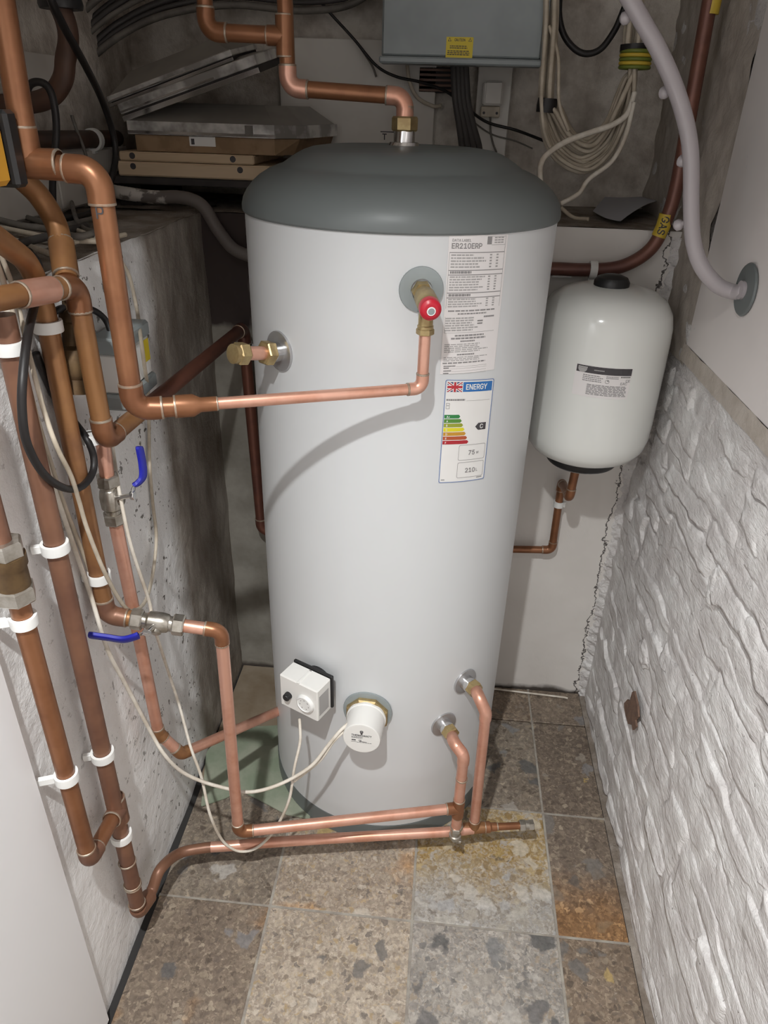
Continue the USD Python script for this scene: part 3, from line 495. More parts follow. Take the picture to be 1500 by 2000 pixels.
part(ep, 'rating_letters', ew(trimesh.util.concatenate(let), 0.0010), 'label_white', smooth=False)
part(ep, 'rating_marker', ew(patch_extrude(Polygon([(X(0.665), Y(0.447)), (X(0.73), Y(0.413)), (X(0.90), Y(0.413)), (X(0.90), Y(0.481)), (X(0.73), Y(0.481))]), 0.0002)), 'ink', smooth=False)
part(ep, 'marker_letter', ew(text2('C', X(0.80), Y(0.466), EH * 0.040, bold=True, centre=True), 0.0010), 'label_white', smooth=False)
fr = [patch_extrude(rr(a, b, c, d, 0.003).difference(rr(a + 0.008, b + 0.004, c - 0.008, d - 0.004, 0.0028)), 0.0002) for a, b, c, d in ((0.36, 0.62, 0.94, 0.775), (0.36, 0.795, 0.94, 0.955))]
fr += [er(0.43, 0.195, 0.93, 0.197), patch_extrude(rr(0.045, 0.215, 0.115, 0.270, 0.001).difference(rr(0.053, 0.219, 0.107, 0.266, 0.001)), 0.0002), er(0.06, 0.235, 0.10, 0.243)]
part(ep, 'frame_lines', ew(trimesh.util.concatenate(fr)), 'ink_pale', smooth=False)
tx = [text2('75', X(0.56), Y(0.722), EH * 0.044, bold=True), text2('W', X(0.735), Y(0.718), EH * 0.024), text2('210', X(0.52), Y(0.902), EH * 0.044, bold=True), text2('L', X(0.765), Y(0.898), EH * 0.030)] + text_rows(X(0.045), X(0.41), Y(0.178), Y(0.200), 1, 51, 0.7, 0.97) + text_rows(X(0.05), X(0.12), Y(0.962), Y(0.975), 1, 52, 0.6, 0.9) + text_rows(X(0.80), X(0.93), Y(0.962), Y(0.975), 1, 53, 0.6, 0.9)
part(ep, 'label_text', ew(trimesh.util.concatenate(tx)), 'ink_grey', smooth=False)
# screwed sockets of the tank with their grey collars
def flange(az, z, r, boss=0.022, bossr=0.016, plate='steel_plate'):
    o = onc(az, z, CR - 0.003); part(hw, 'flange', lathe([(bossr, 0.0), (r, 0.0), (r + 0.0008, 0.003), (r, 0.006), (r * 0.8, 0.0068), (bossr, 0.0068)], o, rad(az), 40), plate, label='round pressed steel collar')
    if boss: part(hw, 'boss', lathe([(bossr * 0.8, 0.004), (bossr, 0.004), (bossr, boss), (bossr * 0.96, boss + 0.001), (bossr * 0.7, boss + 0.001)], o, rad(az), 32), 'chrome', label='bright turned boss')
flange(-42.0, 1.1255, 0.033); flange(42.5, 0.443, 0.029); flange(32.4, 0.345, 0.029)
flange(11.0, 1.249, 0.0325, boss=0, plate='box_grey'); flange(-3.1, 0.405, 0.050, boss=0, plate='box_grey')
part(hw, 'top_boss', lathe([(0.0, 1.424), (0.026, 1.426), (0.024, 1.431), (0.0175, 1.432), (0.0175, 1.449), (0.0, 1.449)], (CX + 0.001, CY, 0), n=32), 'chrome', label='bright threaded boss in the middle of the lid')

# ---------------------------------------------------------------- things fixed to the cylinder
# relief valve
pv = thing('relief_valve', 'brass pressure relief valve with a red cap, high on the cylinder', 'valve', onc(11, 1.249))
ax = unit(rad(11) + A(0.03, 0, -0.14)); o = onc(11, 1.249, CR + 0.002)
part(pv, 'nut', hexnut(o, ax, 0.0155, 0.016), 'brass', 30)
part(pv, 'body', lathe([(0, 0.014), (0.0125, 0.014), (0.0125, 0.024), (0.0155, 0.029), (0.016, 0.060), (0.0135, 0.067), (0, 0.067)], o, ax, 32), 'brass')
cp = o + ax * 0.064
part(pv, 'cap', lathe([(0, 0), (0.0148, 0.0), (0.0156, 0.003), (0.0157, 0.010), (0.0150, 0.014), (0.0115, 0.0175), (0.0088, 0.0182), (0, 0.0178)], cp, ax, 40), 'cap_red', label='red plastic cap')
cb = cp + ax * 0.0180; q = part(pv, 'cap_badge', lathe([(0, 0), (0.0062, 0), (0.0058, 0.0010), (0, 0.0010)], cb, ax, 28), 'box_grey', label='round grey badge'); part(q, 'badge_ring', lathe([(0.0047, 0.0008), (0.0064, 0.0008), (0.0060, 0.0016), (0.0047, 0.0016)], cb, ax, 28), 'clip_white')
ob = o + ax * 0.046; dn = A(0, 0, -1)
part(pv, 'outlet', lathe([(0, 0.006), (0.0105, 0.009), (0.0108, 0.033), (0.0118, 0.034), (0.0118, 0.038), (0.0095, 0.039), (0, 0.039)], ob, dn, 32), 'brass'); part(pv, 'outlet_nut', hexnut(ob + dn * 0.038, dn, 0.0132, 0.009), 'brass', 30)
PVO = ob + dn * 0.042
# immersion heater
ih = thing('immersion_heater', 'white round immersion heater cap on a brass nut, low on the cylinder', 'immersion heater', onc(-3.1, 0.40))
o = onc(-3.1, 0.400, CR + 0.001); ax = unit(rad(-3.1) + A(0.0, 0, 0.02))
part(ih, 'nut', lathe([(0, 0), (0.043, 0), (0.0455, 0.003), (0.0455, 0.011), (0.042, 0.014), (0, 0.014)], o, ax, 8, math.pi / 8), 'brass', 30)
part(ih, 'cap', lathe([(0, 0.012), (0.0405, 0.012), (0.0405, 0.018), (0.0385, 0.020), (0.0378, 0.069), (0.0365, 0.0715), (0.034, 0.0722), (0, 0.0722)], o, ax, 56), 'white_plastic')
fo = o + ax * 0.0723; fu = unit(np.cross(A(0, 0, 1), -ax)); fu = -fu if fu[0] < 0 else fu; fv = np.cross(-ax, fu); fv = fv if fv[2] > 0 else -fv
ihm = lambda m, lf=0.0: flatmap(m, fo + fv * 0.003, fu, fv, lf)
b = [ihm(text2('THERMOWATT', 0, 0.0035, 0.0042, bold=True, centre=True, width=0.040))] + [ihm(m) for m in text_rows(-0.020, 0.004, 0.0015, -0.0035, 2, 71, 0.4, 0.9) + text_rows(-0.0195, -0.011, -0.006, -0.0095, 1, 72, 0.8, 0.95) + text_rows(-0.004, 0.011, -0.0095, -0.0115, 1, 73, 0.6, 0.95) + text_rows(-0.0205, 0.021, -0.012, -0.0132, 1, 74, 0.6, 0.99)] + [ihm(text2('CE', -0.006, -0.009, 0.0034))]
b.append(ihm(patch_extrude(Point(0, 0.0155).buffer(0.0034).difference(Point(0, 0.0155).buffer(0.0024)).union(Polygon([(-0.0026, 0.0135), (0.0026, 0.0135), (0.0013, 0.0085), (-0.0013, 0.0085)])).union(sbox(-0.0022, 0.0145, 0.0022, 0.0165)), 0.0003)))
part(ih, 'cap_print', b, 'ink', smooth=False)
# thermostat
TA = -26.3; tr, tt, tz = rad(TA), A(math.cos(math.radians(TA)), math.sin(math.radians(TA)), 0), 0.457
TO = A(CX, CY, tz) + tr * 0.337
def tb(lo, hi, bev=0.0):  # x along the face, y up, z out of the face
    m = bx(lo, hi, bev); p = m.vertices; m.vertices = TO + p[:, :1] * tt + p[:, 1:2] * A(0, 0, 1) + p[:, 2:] * tr; return m
th = thing('cylinder_thermostat', 'white thermostat box with a black knob and a round dial, clipped to the cylinder', 'thermostat', TO)
part(th, 'cover', tb((-0.0465, -0.040, -0.046), (0.0465, 0.040, 0), 0.0025), 'white_plastic', smooth=False)
part(th, 'back_plate', tb((-0.0475, -0.041, -0.0545), (0.0485, 0.042, -0.047), 0.002), 'black_plastic', smooth=False)
part(th, 'mount', lathe([(0, -0.075), (0.030, -0.075), (0.030, -0.054), (0, -0.054)], TO, tr, 32), 'black_plastic')
part(th, 'cover_rib', tb((-0.003, 0.039, -0.040), (0.003, 0.0415, 0.0012), 0.001), 'white_plastic', smooth=False); part(th, 'screw', tb((-0.0025, 0.0395, -0.043), (0.0025, 0.0405, -0.040)), 'ink_grey', smooth=False)
kn = TO + tt * -0.024 + A(0, 0, -0.004); part(th, 'knob', [lathe([(0, 0), (0.0082, 0), (0.0075, 0.010), (0.006, 0.012), (0, 0.012)], kn, tr, 20), tube([kn + A(0, 0, 0.008) + tr * 0.006, kn - A(0, 0, 0.008) + tr * 0.006], 0.0045, 10)], 'black_plastic', label='small black reset knob')
do = TO + tt * 0.018 + A(0, 0, -0.004); dq = part(th, 'dial', lathe([(0, 0), (0.0205, 0), (0.0205, 0.003), (0.0185, 0.006), (0.0165, 0.0068), (0.0158, 0.0052), (0, 0.0052)], do, tr, 40), 'clip_white', label='round white temperature dial')
dm = []
for i in range(7):
    a = math.radians(-150 + i * 50); dm.append(flatmap(rect2(-0.0015, -0.0006, 0.0015, 0.0006, 0.0004), do + tr * 0.0053 + (tt * math.sin(a) + A(0, 0, 1) * math.cos(a)) * 0.0105, tt * math.cos(a) - A(0, 0, 1) * math.sin(a), tt * math.sin(a) + A(0, 0, 1) * math.cos(a)))
part(dq, 'dial_marks', dm, 'ink_grey', smooth=False)
part(th, 'side_label', tb((0.0466, -0.028, -0.037), (0.0469, 0.022, -0.006)), 'ink_pale', smooth=False, label='grey rating label on the side'); part(th, 'cable_gland', lathe([(0, 0), (0.006, 0), (0.005, 0.012), (0, 0.012)], TO + tt * 0.004 + tr * -0.025 + A(0, 0, -0.039), A(0, 0, -1), 16), 'white_plastic')
# capped stub
cs = thing('capped_stub', 'short copper stub with a brass end cap, left shoulder of the cylinder', 'pipe fitting', onc(-42, 1.1255))
o = onc(-42, 1.1255, CR + 0.016); sx = unit(A(-0.320, 1.08, 1.138) - o); part(cs, 'nut', hexnut(o, sx, 0.0205, 0.018), 'brass', 30)
part(cs, 'pipe_section', rod(o + sx * 0.017, o + sx * 0.055, 0.0112), 'copper_new'); part(cs, 'cap_nut', [hexnut(o + sx * 0.052, sx, 0.0185, 0.020), lathe([(0, 0.071), (0.0155, 0.071), (0.0155, 0.079), (0.010, 0.081), (0, 0.081)], o, sx, 24)], 'brass', 30)

# ---------------------------------------------------------------- copper pipework
R28, R22, R15 = 0.014, 0.011, 0.0075
# hot feed: down beside the left wall and across the cylinder to the relief valve
a0, a1, a2 = A(*(-0.4801, 0.8850, 1.5687)), A(*(-0.4936, 0.8850, 1.4136)), A(*(-0.4123, 0.8850, 1.4081)); a3 = A(-0.412, 0.885, 1.114); a4 = A(PVO[0], PVO[1], 1.114)
hf = thing('copper_pipe', 'thick orange copper pipe dropping from a tee, then crossing the cylinder front to the valve', 'pipe', a3)
part(hf, 'pipe_section', rod(a0 + A(0, 0, 0.3), a1, R28), 'copper_orange'); run(hf, [a1 - A(0.11, 0, 0), a2, a3, a3 + unit(a4 - a3) * 0.055], R28, 'copper_orange')
tee(hf, a1, A(1, 0, 0), A(0, 0, 1), R28, 'copper_orange', 2.6)
s = a3 + unit(a4 - a3) * 0.052; part(hf, 'reducer', tube([s, s + unit(a4 - a3) * 0.026, s + unit(a4 - a3) * 0.036, s + unit(a4 - a3) * 0.058], [R28 * 1.14, R28 * 1.14, 0.0105, 0.0103], 18), 'copper_orange'); joint(hf, s + unit(a4 - a3) * 0.002, a4 - a3, R28); joint(hf, s + unit(a4 - a3) * 0.058, a4 - a3, 0.0089)
run(hf, [s + unit(a4 - a3) * 0.05, a4, PVO], 0.0086, 'copper_new')
LTR = flatmap(text2('P', 0, 0, 0.014, 0.0004, centre=True), A(*(-0.4105, 0.8710, 1.3574)), A(1, 0, -0.05), A(0, 0.0, 1)); part(hf, 'pencil_mark', LTR, 'ink', smooth=False)
# branch: bend from above into the tee above the valve
b = [A(*(-0.5350, 0.9317, 1.3942)), A(*(-0.5250, 0.9524, 1.3693)), A(*(-0.5100, 0.9522, 1.3362)), A(*(-0.4950, 0.9268, 1.2999)), A(*(-0.4850, 0.9063, 1.2787))]
bp_ = thing('copper_pipe', 'drawn copper bend coming down beside the yellow case', 'pipe', b[-1]); part(bp_, 'pipe_section', tube(spline(b, 10), R28, 18), 'copper_ochre'); socket(bp_, b[3] - A(0, 0, 0), b[4] - b[3], R28, 0.05, 'copper_ochre')
c0, c1, c2 = A(*(-0.5000, 0.7518, 1.2854)), A(*(-0.4800, 0.9174, 1.2690)), A(-0.48, 0.921, 1.047)
ct, cd = A(-0.4515, 1.58, 1.040), A(-0.4385, 1.58, 0.511)
cp_ = thing('copper_pipe', 'copper pipe run dropping to an elbow and sloping back to the dark corner', 'pipe', c2)
cq = c2 + (ct - c2) * 0.17; run(cp_, [c0, c1, c2, cq], R28 * 0.98, 'copper_ochre', emat='copper_orange'); run(cp_, [cq, ct, cd, cd + A(0.16, 0.012, 0)], R28 * 0.96, 'copper_shaded'); socket(cp_, c0 + (c1 - c0) * 0.52, c1 - c0, R28, 0.06, 'copper_new')
# return from the lever valve to the low tapping behind the thermostat
d0, d1, d2, d3 = A(-0.505, 0.955, 1.10), A(-0.505, 0.976, 0.398), A(-0.470, 0.985, 0.335), A(-0.325, 1.25, 0.214)
v1 = A(*(-0.5050, 0.9560, 0.9310)); dd = unit(d1 - d0)
dp1 = thing('copper_pipe', 'bright copper drop above the upright lever valve', 'pipe', v1 + A(0, 0, 0.05)); part(dp1, 'pipe_section', rod(A(-0.500, 0.962, 1.10), v1 + A(0, 0, 0.035), R22), 'copper_new')
dp2 = thing('copper_pipe', 'copper drop below the upright lever valve turning behind the thermostat', 'pipe', d2); run(dp2, [v1 - A(0, 0, 0.035), d1, d2, A(-0.16, 1.47, 0.12) * 0 + d2 + (d3 - d2) * 1.02], R22, 'copper_new', emat='copper_ochre')
# supply: brown pipe with clips, through the level valve, down and along to the cylinder
e0, e1, e2, e3 = A(*(-0.5000, 0.7742, 1.3598)), A(*(-0.5120, 0.8775, 1.3016)), A(-0.515, 0.893, 1.245), A(-0.515, 0.893, 0.750)
e4, e5, e6 = A(*(-0.3335, 0.9130, 0.7198)), A(*(-0.3431, 0.9160, 0.2054)), A(*(0.0978, 1.0330, 0.1927))
ep1 = thing('copper_pipe', 'ochre copper pipe clipped down the left wall into the level lever valve', 'pipe', e3)
hx = unit(e4 - e3); vl = e3 + hx * 0.082
run(ep1, [e0, e1, e2, e3, e3 + hx * 0.055], R28 * 0.97, 'copper_ochre', bends={1: 0.12, 2: 0.14}, emat='copper_brown')
ep2 = thing('copper_pipe', 'bright copper drop from the level lever valve running low past the cylinder foot', 'pipe', e5)
run(ep2, [vl + hx * 0.026, e4, e5, e6 - unit(e6 - e5) * 0.0], R22, 'copper_new', emat='copper_orange')
k0 = onc(32.4, 0.345, CR + 0.040); kt = A(e6[0] - 0.001, 1.033, (0.0959, 1.0330, 0.3506)[2])
tp = thing('copper_pipe', 'short copper pipe from the lower right collar down to a drain cock', 'pipe', e6)
ko = onc(32.4, 0.345, CR + 0.018); kd = unit(k0 - ko)
part(tp, 'nut', hexnut(ko, kd, 0.0178, 0.019), 'brass', 30)
km = A(*(0.0750, 1.0480, 0.3680)); run(tp, [ko + kd * 0.015, km, kt, A(e6[0], 1.033, e6[2] - 0.062)], R22, 'copper_new', joints=False, Rf=1.9)
joint(tp, A(e6[0], 1.033, e6[2] + 0.09), A(0, 0, 1), R22); tee(tp, e6, A(0, 0, 1), e5 - e6, R22, 'copper_orange', 2.3)
dc = thing('drain_cock', 'small nickel drain cock hanging at the end of a copper stub', 'valve', (e6[0], 1.033, e6[2] - 0.11)); zz = A(0, 0, -1); o = A(e6[0], 1.033, e6[2] - 0.058)
part(dc, 'nut', hexnut(o, zz, 0.0145, 0.012), 'nickel', 30); part(dc, 'body', lathe([(0, 0.011), (0.0105, 0.011), (0.0105, 0.026), (0.013, 0.028), (0.013, 0.036), (0.008, 0.038), (0.0075, 0.046), (0, 0.046)], o, zz, 24), 'nickel'); part(dc, 'square_spindle', bx(o + A(0.007, -0.018, -0.032), o + A(0.013, -0.009, -0.026), 0.001), 'nickel', smooth=False)
# floor run
G_BOT = A(-0.50, 0.676, 0.435)
F0 = A(-0.51, 0.787, 0.118)
fp = [A(*(-0.5070, 0.8418, 0.1027)), A(*(-0.4970, 0.8717, 0.1276)), A(*(-0.4835, 0.9316, 0.0940)), A(*(-0.4353, 0.9532, 0.0900)), A(*(-0.3826, 0.9640, 0.0900)), A(*(-0.3081, 0.9797, 0.0900)), A(*(-0.1780, 1.0042, 0.0900)), A(*(-0.0456, 1.0278, 0.0900)), A(*(0.0887, 1.0518, 0.0900)), A(*(0.1385, 1.0638, 0.0900))]
ff = thing('copper_pipe', 'brown copper pipe down the left wall that bends along the floor past the cylinder', 'pipe', F0)
ftop = A(-0.51, 0.7935, 1.26)
f_t = A(*(-0.5100, 0.7952, 0.4034))
part(ff, 'pipe_section', rod(ftop, F0 + A(0, 0, 0.02), R28), 'copper_brown')
sp = spline([F0 + A(0, 0.016, -0.012)] + fp, 8); part(ff, 'elbow', tube(arc(F0 + A(0, 0, 0.05), F0, sp[9], 0.018) + [sp[5]], R28 * 1.13, 18), 'copper_brown'); joint(ff, F0 + A(0, 0, 0.028), A(0, 0, 1), R28)
iq = 34; part(ff, 'pipe_section', tube(sp[3:iq + 1], R22, 18), 'copper_brown'); part(ff, 'pipe_section', tube(sp[iq:], R22, 18), 'copper_new')
tee(ff, f_t, A(0, 0, 1), G_BOT - f_t, R28, 'copper_brown', 2.0)
for z in (0.20, 0.205, 0.27): joint(ff, A(-0.51, 0.787, z), A(0, 0, 1), R28)
# cold feed from the upper right collar to the floor run
g0 = onc(42.5, 0.443, CR + 0.018); gd = rad(42.5); gk = A(*(0.1397, 1.0666, 0.0900))
cf = thing('copper_pipe', 'bright copper riser from the upper right collar down to the floor run', 'pipe', gk)
part(cf, 'nut', hexnut(g0, gd, 0.0178, 0.019), 'brass', 30)
gx = A(*(0.1173, 1.0930, 0.4575)); run(cf, [g0 + gd * 0.015, gx, A(*(0.1353, 1.0800, 0.4249)), gk + A(0, 0, 0.02)], R22, 'copper_new', joints=False, Rf=1.9)
tee(cf, gk, A(0.985, 0.17, 0), A(0, 0, 1), R22, 'copper_ochre', 2.3); ge = A(*(0.2553, 1.0861, 0.0900))
part(cf, 'pipe_section', rod(gk, ge, R15 * 1.06), 'copper_orange'); gq = unit(ge - gk); part(cf, 'reducer', tube([gk + gq * 0.022, gk + gq * 0.036, gk + gq * 0.040, gk + gq * 0.052], [R22 * 1.14, R22 * 1.14, R15 * 1.25, R15 * 1.25], 18), 'copper_orange'); joint(cf, gk + gq * 0.053, gq, R15)
se = thing('stop_end', 'nickel stop end closing the copper stub on the floor', 'pipe fitting', ge); part(se, 'nut', hexnut(ge - gq * 0.014, gq, 0.0135, 0.013), 'nickel', 30); part(se, 'cap', [lathe([(0, 0), (0.0108, 0), (0.0108, 0.008), (0, 0.008)], ge - gq * 0.001, gq, 24), hexnut(ge + gq * 0.006, gq, 0.0125, 0.012)], 'nickel', 30)
# leftmost pipe
G0, G1 = A(-0.50, 0.676, 0.435), A(-0.50, 0.676, 0.96)
gl = thing('copper_pipe', 'orange brown copper pipe at the far left below a compression coupling', 'pipe', G0)
ge1 = A(*(-0.5050, 0.7389, 0.4218))
run(gl, [G1, G0, f_t], R22 * 1.15, 'copper_orange', emat='copper_brown')
cc = thing('compression_coupling', 'tarnished compression coupling at the left edge on the orange pipe', 'pipe fitting', G1); zz = A(0, 0, 1)
part(cc, 'nut', hexnut(G1 - zz * 0.02, zz, 0.0235, 0.022), 'nickel', 30); part(cc, 'body', lathe([(0, 0), (0.0195, 0), (0.0195, 0.026), (0.022, 0.030), (0.022, 0.044), (0, 0.044)], G1 + zz * 0.002, zz, 28), 'old_brass'); part(cc, 'nut', hexnut(G1 + zz * 0.044, zz, 0.0225, 0.022), 'nickel', 30); part(cc, 'pipe_section', rod(G1 + zz * 0.06, G1 + zz * 0.30, R22), 'copper_brown')
# flow pipe over the lid
hh = [A(*(-0.4069, 1.3450, 1.6083)) + A(0, 0, 0.22), A(*(-0.4098, 1.3450, 1.5786)), A(*(-0.2839, 1.3450, 1.5756))]; hv = [hh[2] + A(0.0, 0, 0.35), A(*(-0.2809, 1.3450, 1.5042)), A(-0.089, 1.345, 1.497), A(-0.088, 1.345, 1.462)]
hp = thing('copper_pipe', 'copper pipe stepping down over the grey lid into its centre boss', 'pipe', hv[-1])
hv[0] = A(hh[2][0], 1.345, 1.95)
run(hp, [hv[0], hv[1]] + hv[2:], R22 * 1.14, 'copper_orange', emat='copper_new'); run(hp, hh, R22 * 1.14, 'copper_orange'); tee(hp, hh[2], A(0, 0, 1), A(-1, 0, 0), R22 * 1.14, 'copper_orange', 2.2); 
part(hp, 'nut', hexnut(A(-0.088, 1.345, 1.447), A(0, 0, 1), 0.0215, 0.022), 'brass', 30); part(hp, 'tinned_end', lathe([(0, 0), (0.0138, 0), (0.0138, 0.016), (0, 0.016)], A(-0.088, 1.345, 1.468), A(0, 0, 1), 24), 'solder')
# vessel connection
vs = thing('copper_pipe', 'small copper pipe with a swan neck under the expansion vessel', 'pipe', A(*(0.3136, 1.5970, 0.5008)))
j0, j1, j2, j3, j4, j5 = A(0.312, 1.47, 0.815), A(*(0.3077, 1.4700, 0.7216)), A(*(0.3097, 1.5970, 0.6967)), A(*(0.3133, 1.5970, 0.5023)), None, A(*(0.1934, 1.5970, 0.4875))
run(vs, [j0, j1, j2, j3, j5 - A(0.12, 0, 0)], R22 * 0.86, 'copper_orange', joints=True)
# gas pipe
gz = [A(*(0.4282, 1.6000, 1.6841)), A(*(0.4336, 1.6000, 1.5086)), A(*(0.4374, 1.6000, 1.3640)), A(*(0.4302, 1.6000, 1.2957)), A(*(0.4110, 1.6000, 1.2408)), A(*(0.3606, 1.6000, 1.2051)), A(*(0.2938, 1.6000, 1.1949)), A(*(0.2247, 1.6000, 1.1940)), A(*(0.1344, 1.6050, 1.1902))]
gs = thing('gas_pipe', 'brown gas pipe with yellow tape curving down the right corner behind the grey hose', 'pipe', gz[-1]); gq_ = spline(gz, 10)
part(gs, 'pipe_section', tube(gq_, 0.0135, 18), 'gas_pipe_brown')
t0, t1 = A(*(0.4294, 1.6000, 1.3092)), A(*(0.4223, 1.6000, 1.2661)); tm = A(*(0.4279, 1.6000, 1.2879)); gtq = part(gs, 'marker_tape', tube([t0, tm, t1], 0.0143, 24), 'gas_tape', label='yellow tape reading GAS')
gtx = meshkit.text_mesh('GAS', 0.014, 0.0004, True); gtx.apply_translation([-gtx.bounds.mean(0)[0], -0.007, 0]); gu = unit(t1 - t0); gtw = unit(A(0, 0, 1.48) - tm); gtw = unit(gtw - gu * (gtw @ gu)); gv = np.cross(gtw, gu)
pv_ = gtx.vertices.copy(); sc = 0.0345 / (gtx.bounds[1][0] - gtx.bounds[0][0]); th_ = pv_[:, 1] / 0.0146; rr_ = 0.0147 + pv_[:, 2]
gtx.vertices = tm + pv_[:, :1] * sc * gu + (rr_ * np.sin(th_))[:, None] * gv + (rr_ * np.cos(th_))[:, None] * gtw; part(gtq, 'tape_text', gtx, 'ink', smooth=False)
part(gs, 'marker_band', tube([A(*(0.4345, 1.6000, 1.6621)), A(*(0.4342, 1.6000, 1.6411))], 0.0145, 24), 'gas_tape', label='second band of yellow tape higher up')
# old pipes of the upper left
oz = [A(-0.735, 1.36, 1.75), A(*(-0.6516, 1.3600, 1.6007)), A(*(-0.6613, 1.3600, 1.5299)), A(*(-0.6753, 1.3600, 1.5001)), A(*(-0.7031, 1.3600, 1.4791)), A(*(-0.7526, 1.3600, 1.4695)), A(*(-0.8458, 1.3600, 1.4655))]
ob_ = thing('old_pipe', 'wide dark brown pipe bend at the upper left', 'pipe', oz[-1]); part(ob_, 'pipe_section', tube(spline(oz, 12), 0.0165, 20), 'old_pipe'); part(ob_, 'flange', lathe([(0, 0), (0.033, 0), (0.035, 0.006), (0.033, 0.016), (0, 0.016)], A(*(-0.6524, 1.3600, 1.6055)), A(0, 0, 1), 28), 'black_plastic')
os_ = thing('old_pipe', 'dark horizontal pipe on the upper left wall behind the black cables', 'pipe', A(*(-0.7750, 1.4861, 1.4082))); part(os_, 'pipe_section', rod(A(*(-0.7650, 1.2353, 1.4146)), A(*(-0.7650, 1.7646, 1.4045)), 0.0165), 'old_pipe')
lp = [A(*(-0.7138, 1.6000, 1.3069)) - A(0.03, -0.05, 0), A(*(-0.6968, 1.6000, 1.3085)), A(*(-0.6308, 1.6000, 1.3029)), A(*(-0.5697, 1.6000, 1.3040)), A(*(-0.5270, 1.6000, 1.2896)), A(*(-0.4980, 1.6000, 1.2440)), A(*(-0.4674, 1.6000, 1.2066)), A(*(-0.4288, 1.6000, 1.1924)), A(*(-0.3731, 1.6020, 1.1890))]
lq = thing('lead_pipe', 'old lead pipe with peeling white paint lying over the ledge corner', 'pipe', lp[3]); part(lq, 'pipe_section', tube(spline(lp, 10), 0.0135, 18), 'lead_pipe')

# lever valves
def lever_valve(label, p, ax, stem, hpts, r):
    root = thing('lever_valve', label, 'valve', p); ax, stem = unit(ax), unit(stem)
    part(root, 'body', [lathe([(0, -0.026), (r * 1.15, -0.026), (r * 1.15, -0.018), (r * 1.5, -0.014), (r * 1.55, -0.002), (r * 1.55, 0.006), (r * 1.4, 0.016), (r * 1.15, 0.019), (r * 1.15, 0.026), (0, 0.026)], p, ax, 28), lathe([(0, 0), (r * 0.8, 0), (r * 0.8, r * 1.75), (r * 0.55, r * 1.9), (0, r * 1.9)], p, stem, 20)], 'nickel')
    for s in (-1, 1): part(root, 'nut', hexnut(p + ax * s * 0.024, ax * s, r * 1.62, 0.019), 'nickel', 30)
    part(root, 'stem', [rod(p, hpts[0], 0.0038, 12), hexnut(hpts[0] - stem * 0.003, stem, 0.0075, 0.006)], 'chrome')
    hs = spline(hpts, 8); w = np.cross(unit(hs[-1] - hs[0]), stem); w = unit(w)
    def strip(q, hw, ht):
        V, F = [], []
        for i, c in enumerate(q):
            t = unit(q[min(i + 1, len(q) - 1)] - q[max(i - 1, 0)]); nn = unit(np.cross(t, w)); k = 0.7 if i in (0, len(q) - 1) else 1.0
            V += [c + w * hw * k + nn * ht * 0.5, c + w * hw * k - nn * ht * 0.5, c + w * hw * k * 0.6 - nn * ht, c - w * hw * k * 0.6 - nn * ht, c - w * hw * k - nn * ht * 0.5, c - w * hw * k + nn * ht * 0.5, c - w * hw * k * 0.6 + nn * ht, c + w * hw * k * 0.6 + nn * ht]
        for i in range(len(q) - 1):
            for j in range(8): a, b = i * 8 + j, i * 8 + (j + 1) % 8; F += [[a, b, b + 8], [a, b + 8, a + 8]]
        for e in (0, (len(q) - 1) * 8): F += [[e, e + j, e + j + 1] for j in range(1, 7)]
        m = trimesh.Trimesh(np.array(V), np.array(F), process=False); m.fix_normals(); return m
    i = max(3, len(hs) // 4); part(root, 'lever', strip(hs[:i + 1], 0.006, 0.0012), 'chrome', label='bare steel end of the handle'); part(root, 'handle', strip(hs[i:], 0.0085, 0.0042), 'valve_blue', label='blue dipped lever handle')
    return root
lever_valve('upright nickel lever valve with its blue handle pointing up, on the left wall', v1, A(0, 0, 1), A(1, -0.05, 0), [A(*(-0.4520, 0.9220, 0.9602)), A(*(-0.4490, 0.9254, 0.9735)), A(*(-0.4440, 0.9321, 0.9774)), A(*(-0.4400, 0.9405, 0.9839)), A(*(-0.4400, 0.9454, 1.0030)), A(*(-0.4400, 0.9437, 1.0316))], R22)
lever_valve('level nickel lever valve with its blue handle pointing left', vl, hx, A(0.05, -0.85, -0.5), [A(*(-0.4370, 0.8620, 0.7460)), A(*(-0.4465, 0.8600, 0.7436)), A(*(-0.4553, 0.8560, 0.7408)), A(*(-0.4731, 0.8530, 0.7363)), A(*(-0.4962, 0.8500, 0.7405)), A(*(-0.5227, 0.8450, 0.7470))], R22)

# zone valve and wiring box behind the pipes
zv = thing('zone_valve', 'tarnished brass valve body half hidden behind the left pipes', 'valve', A(*(-0.5120, 0.9223, 1.1166))); za, zb = A(*(-0.5120, 0.9210, 1.1171)), A(*(-0.5120, 0.9541, 1.2236)); zd = unit(zb - za)
part(zv, 'body', lathe([(0, 0), (0.015, 0), (0.015, 0.02), (0.021, 0.028), (0.023, 0.045), (0.021, 0.060), (0.014, 0.066), (0.014, 0.095), (0.017, 0.097), (0.017, 0.112), (0.012, 0.114), (0.012, 0.14), (0, 0.14)], za, zd, 28), 'old_brass')
ab = thing('actuator_box', 'white and grey wiring box on the left wall behind the copper pipes', 'wiring box', A(-0.541, 1.09, 1.05))
part(ab, 'cover', bx((-0.537, 1.035, 1.075), (-0.492, 1.150, 1.140), 0.004), 'white_plastic', smooth=False); part(ab, 'top_cap', bx((-0.538, 1.030, 1.139), (-0.489, 1.155, 1.165), 0.004), 'box_grey', smooth=False); part(ab, 'base', bx((-0.540, 1.028, 1.050), (-0.488, 1.157, 1.0755), 0.004), 'box_grey', smooth=False)
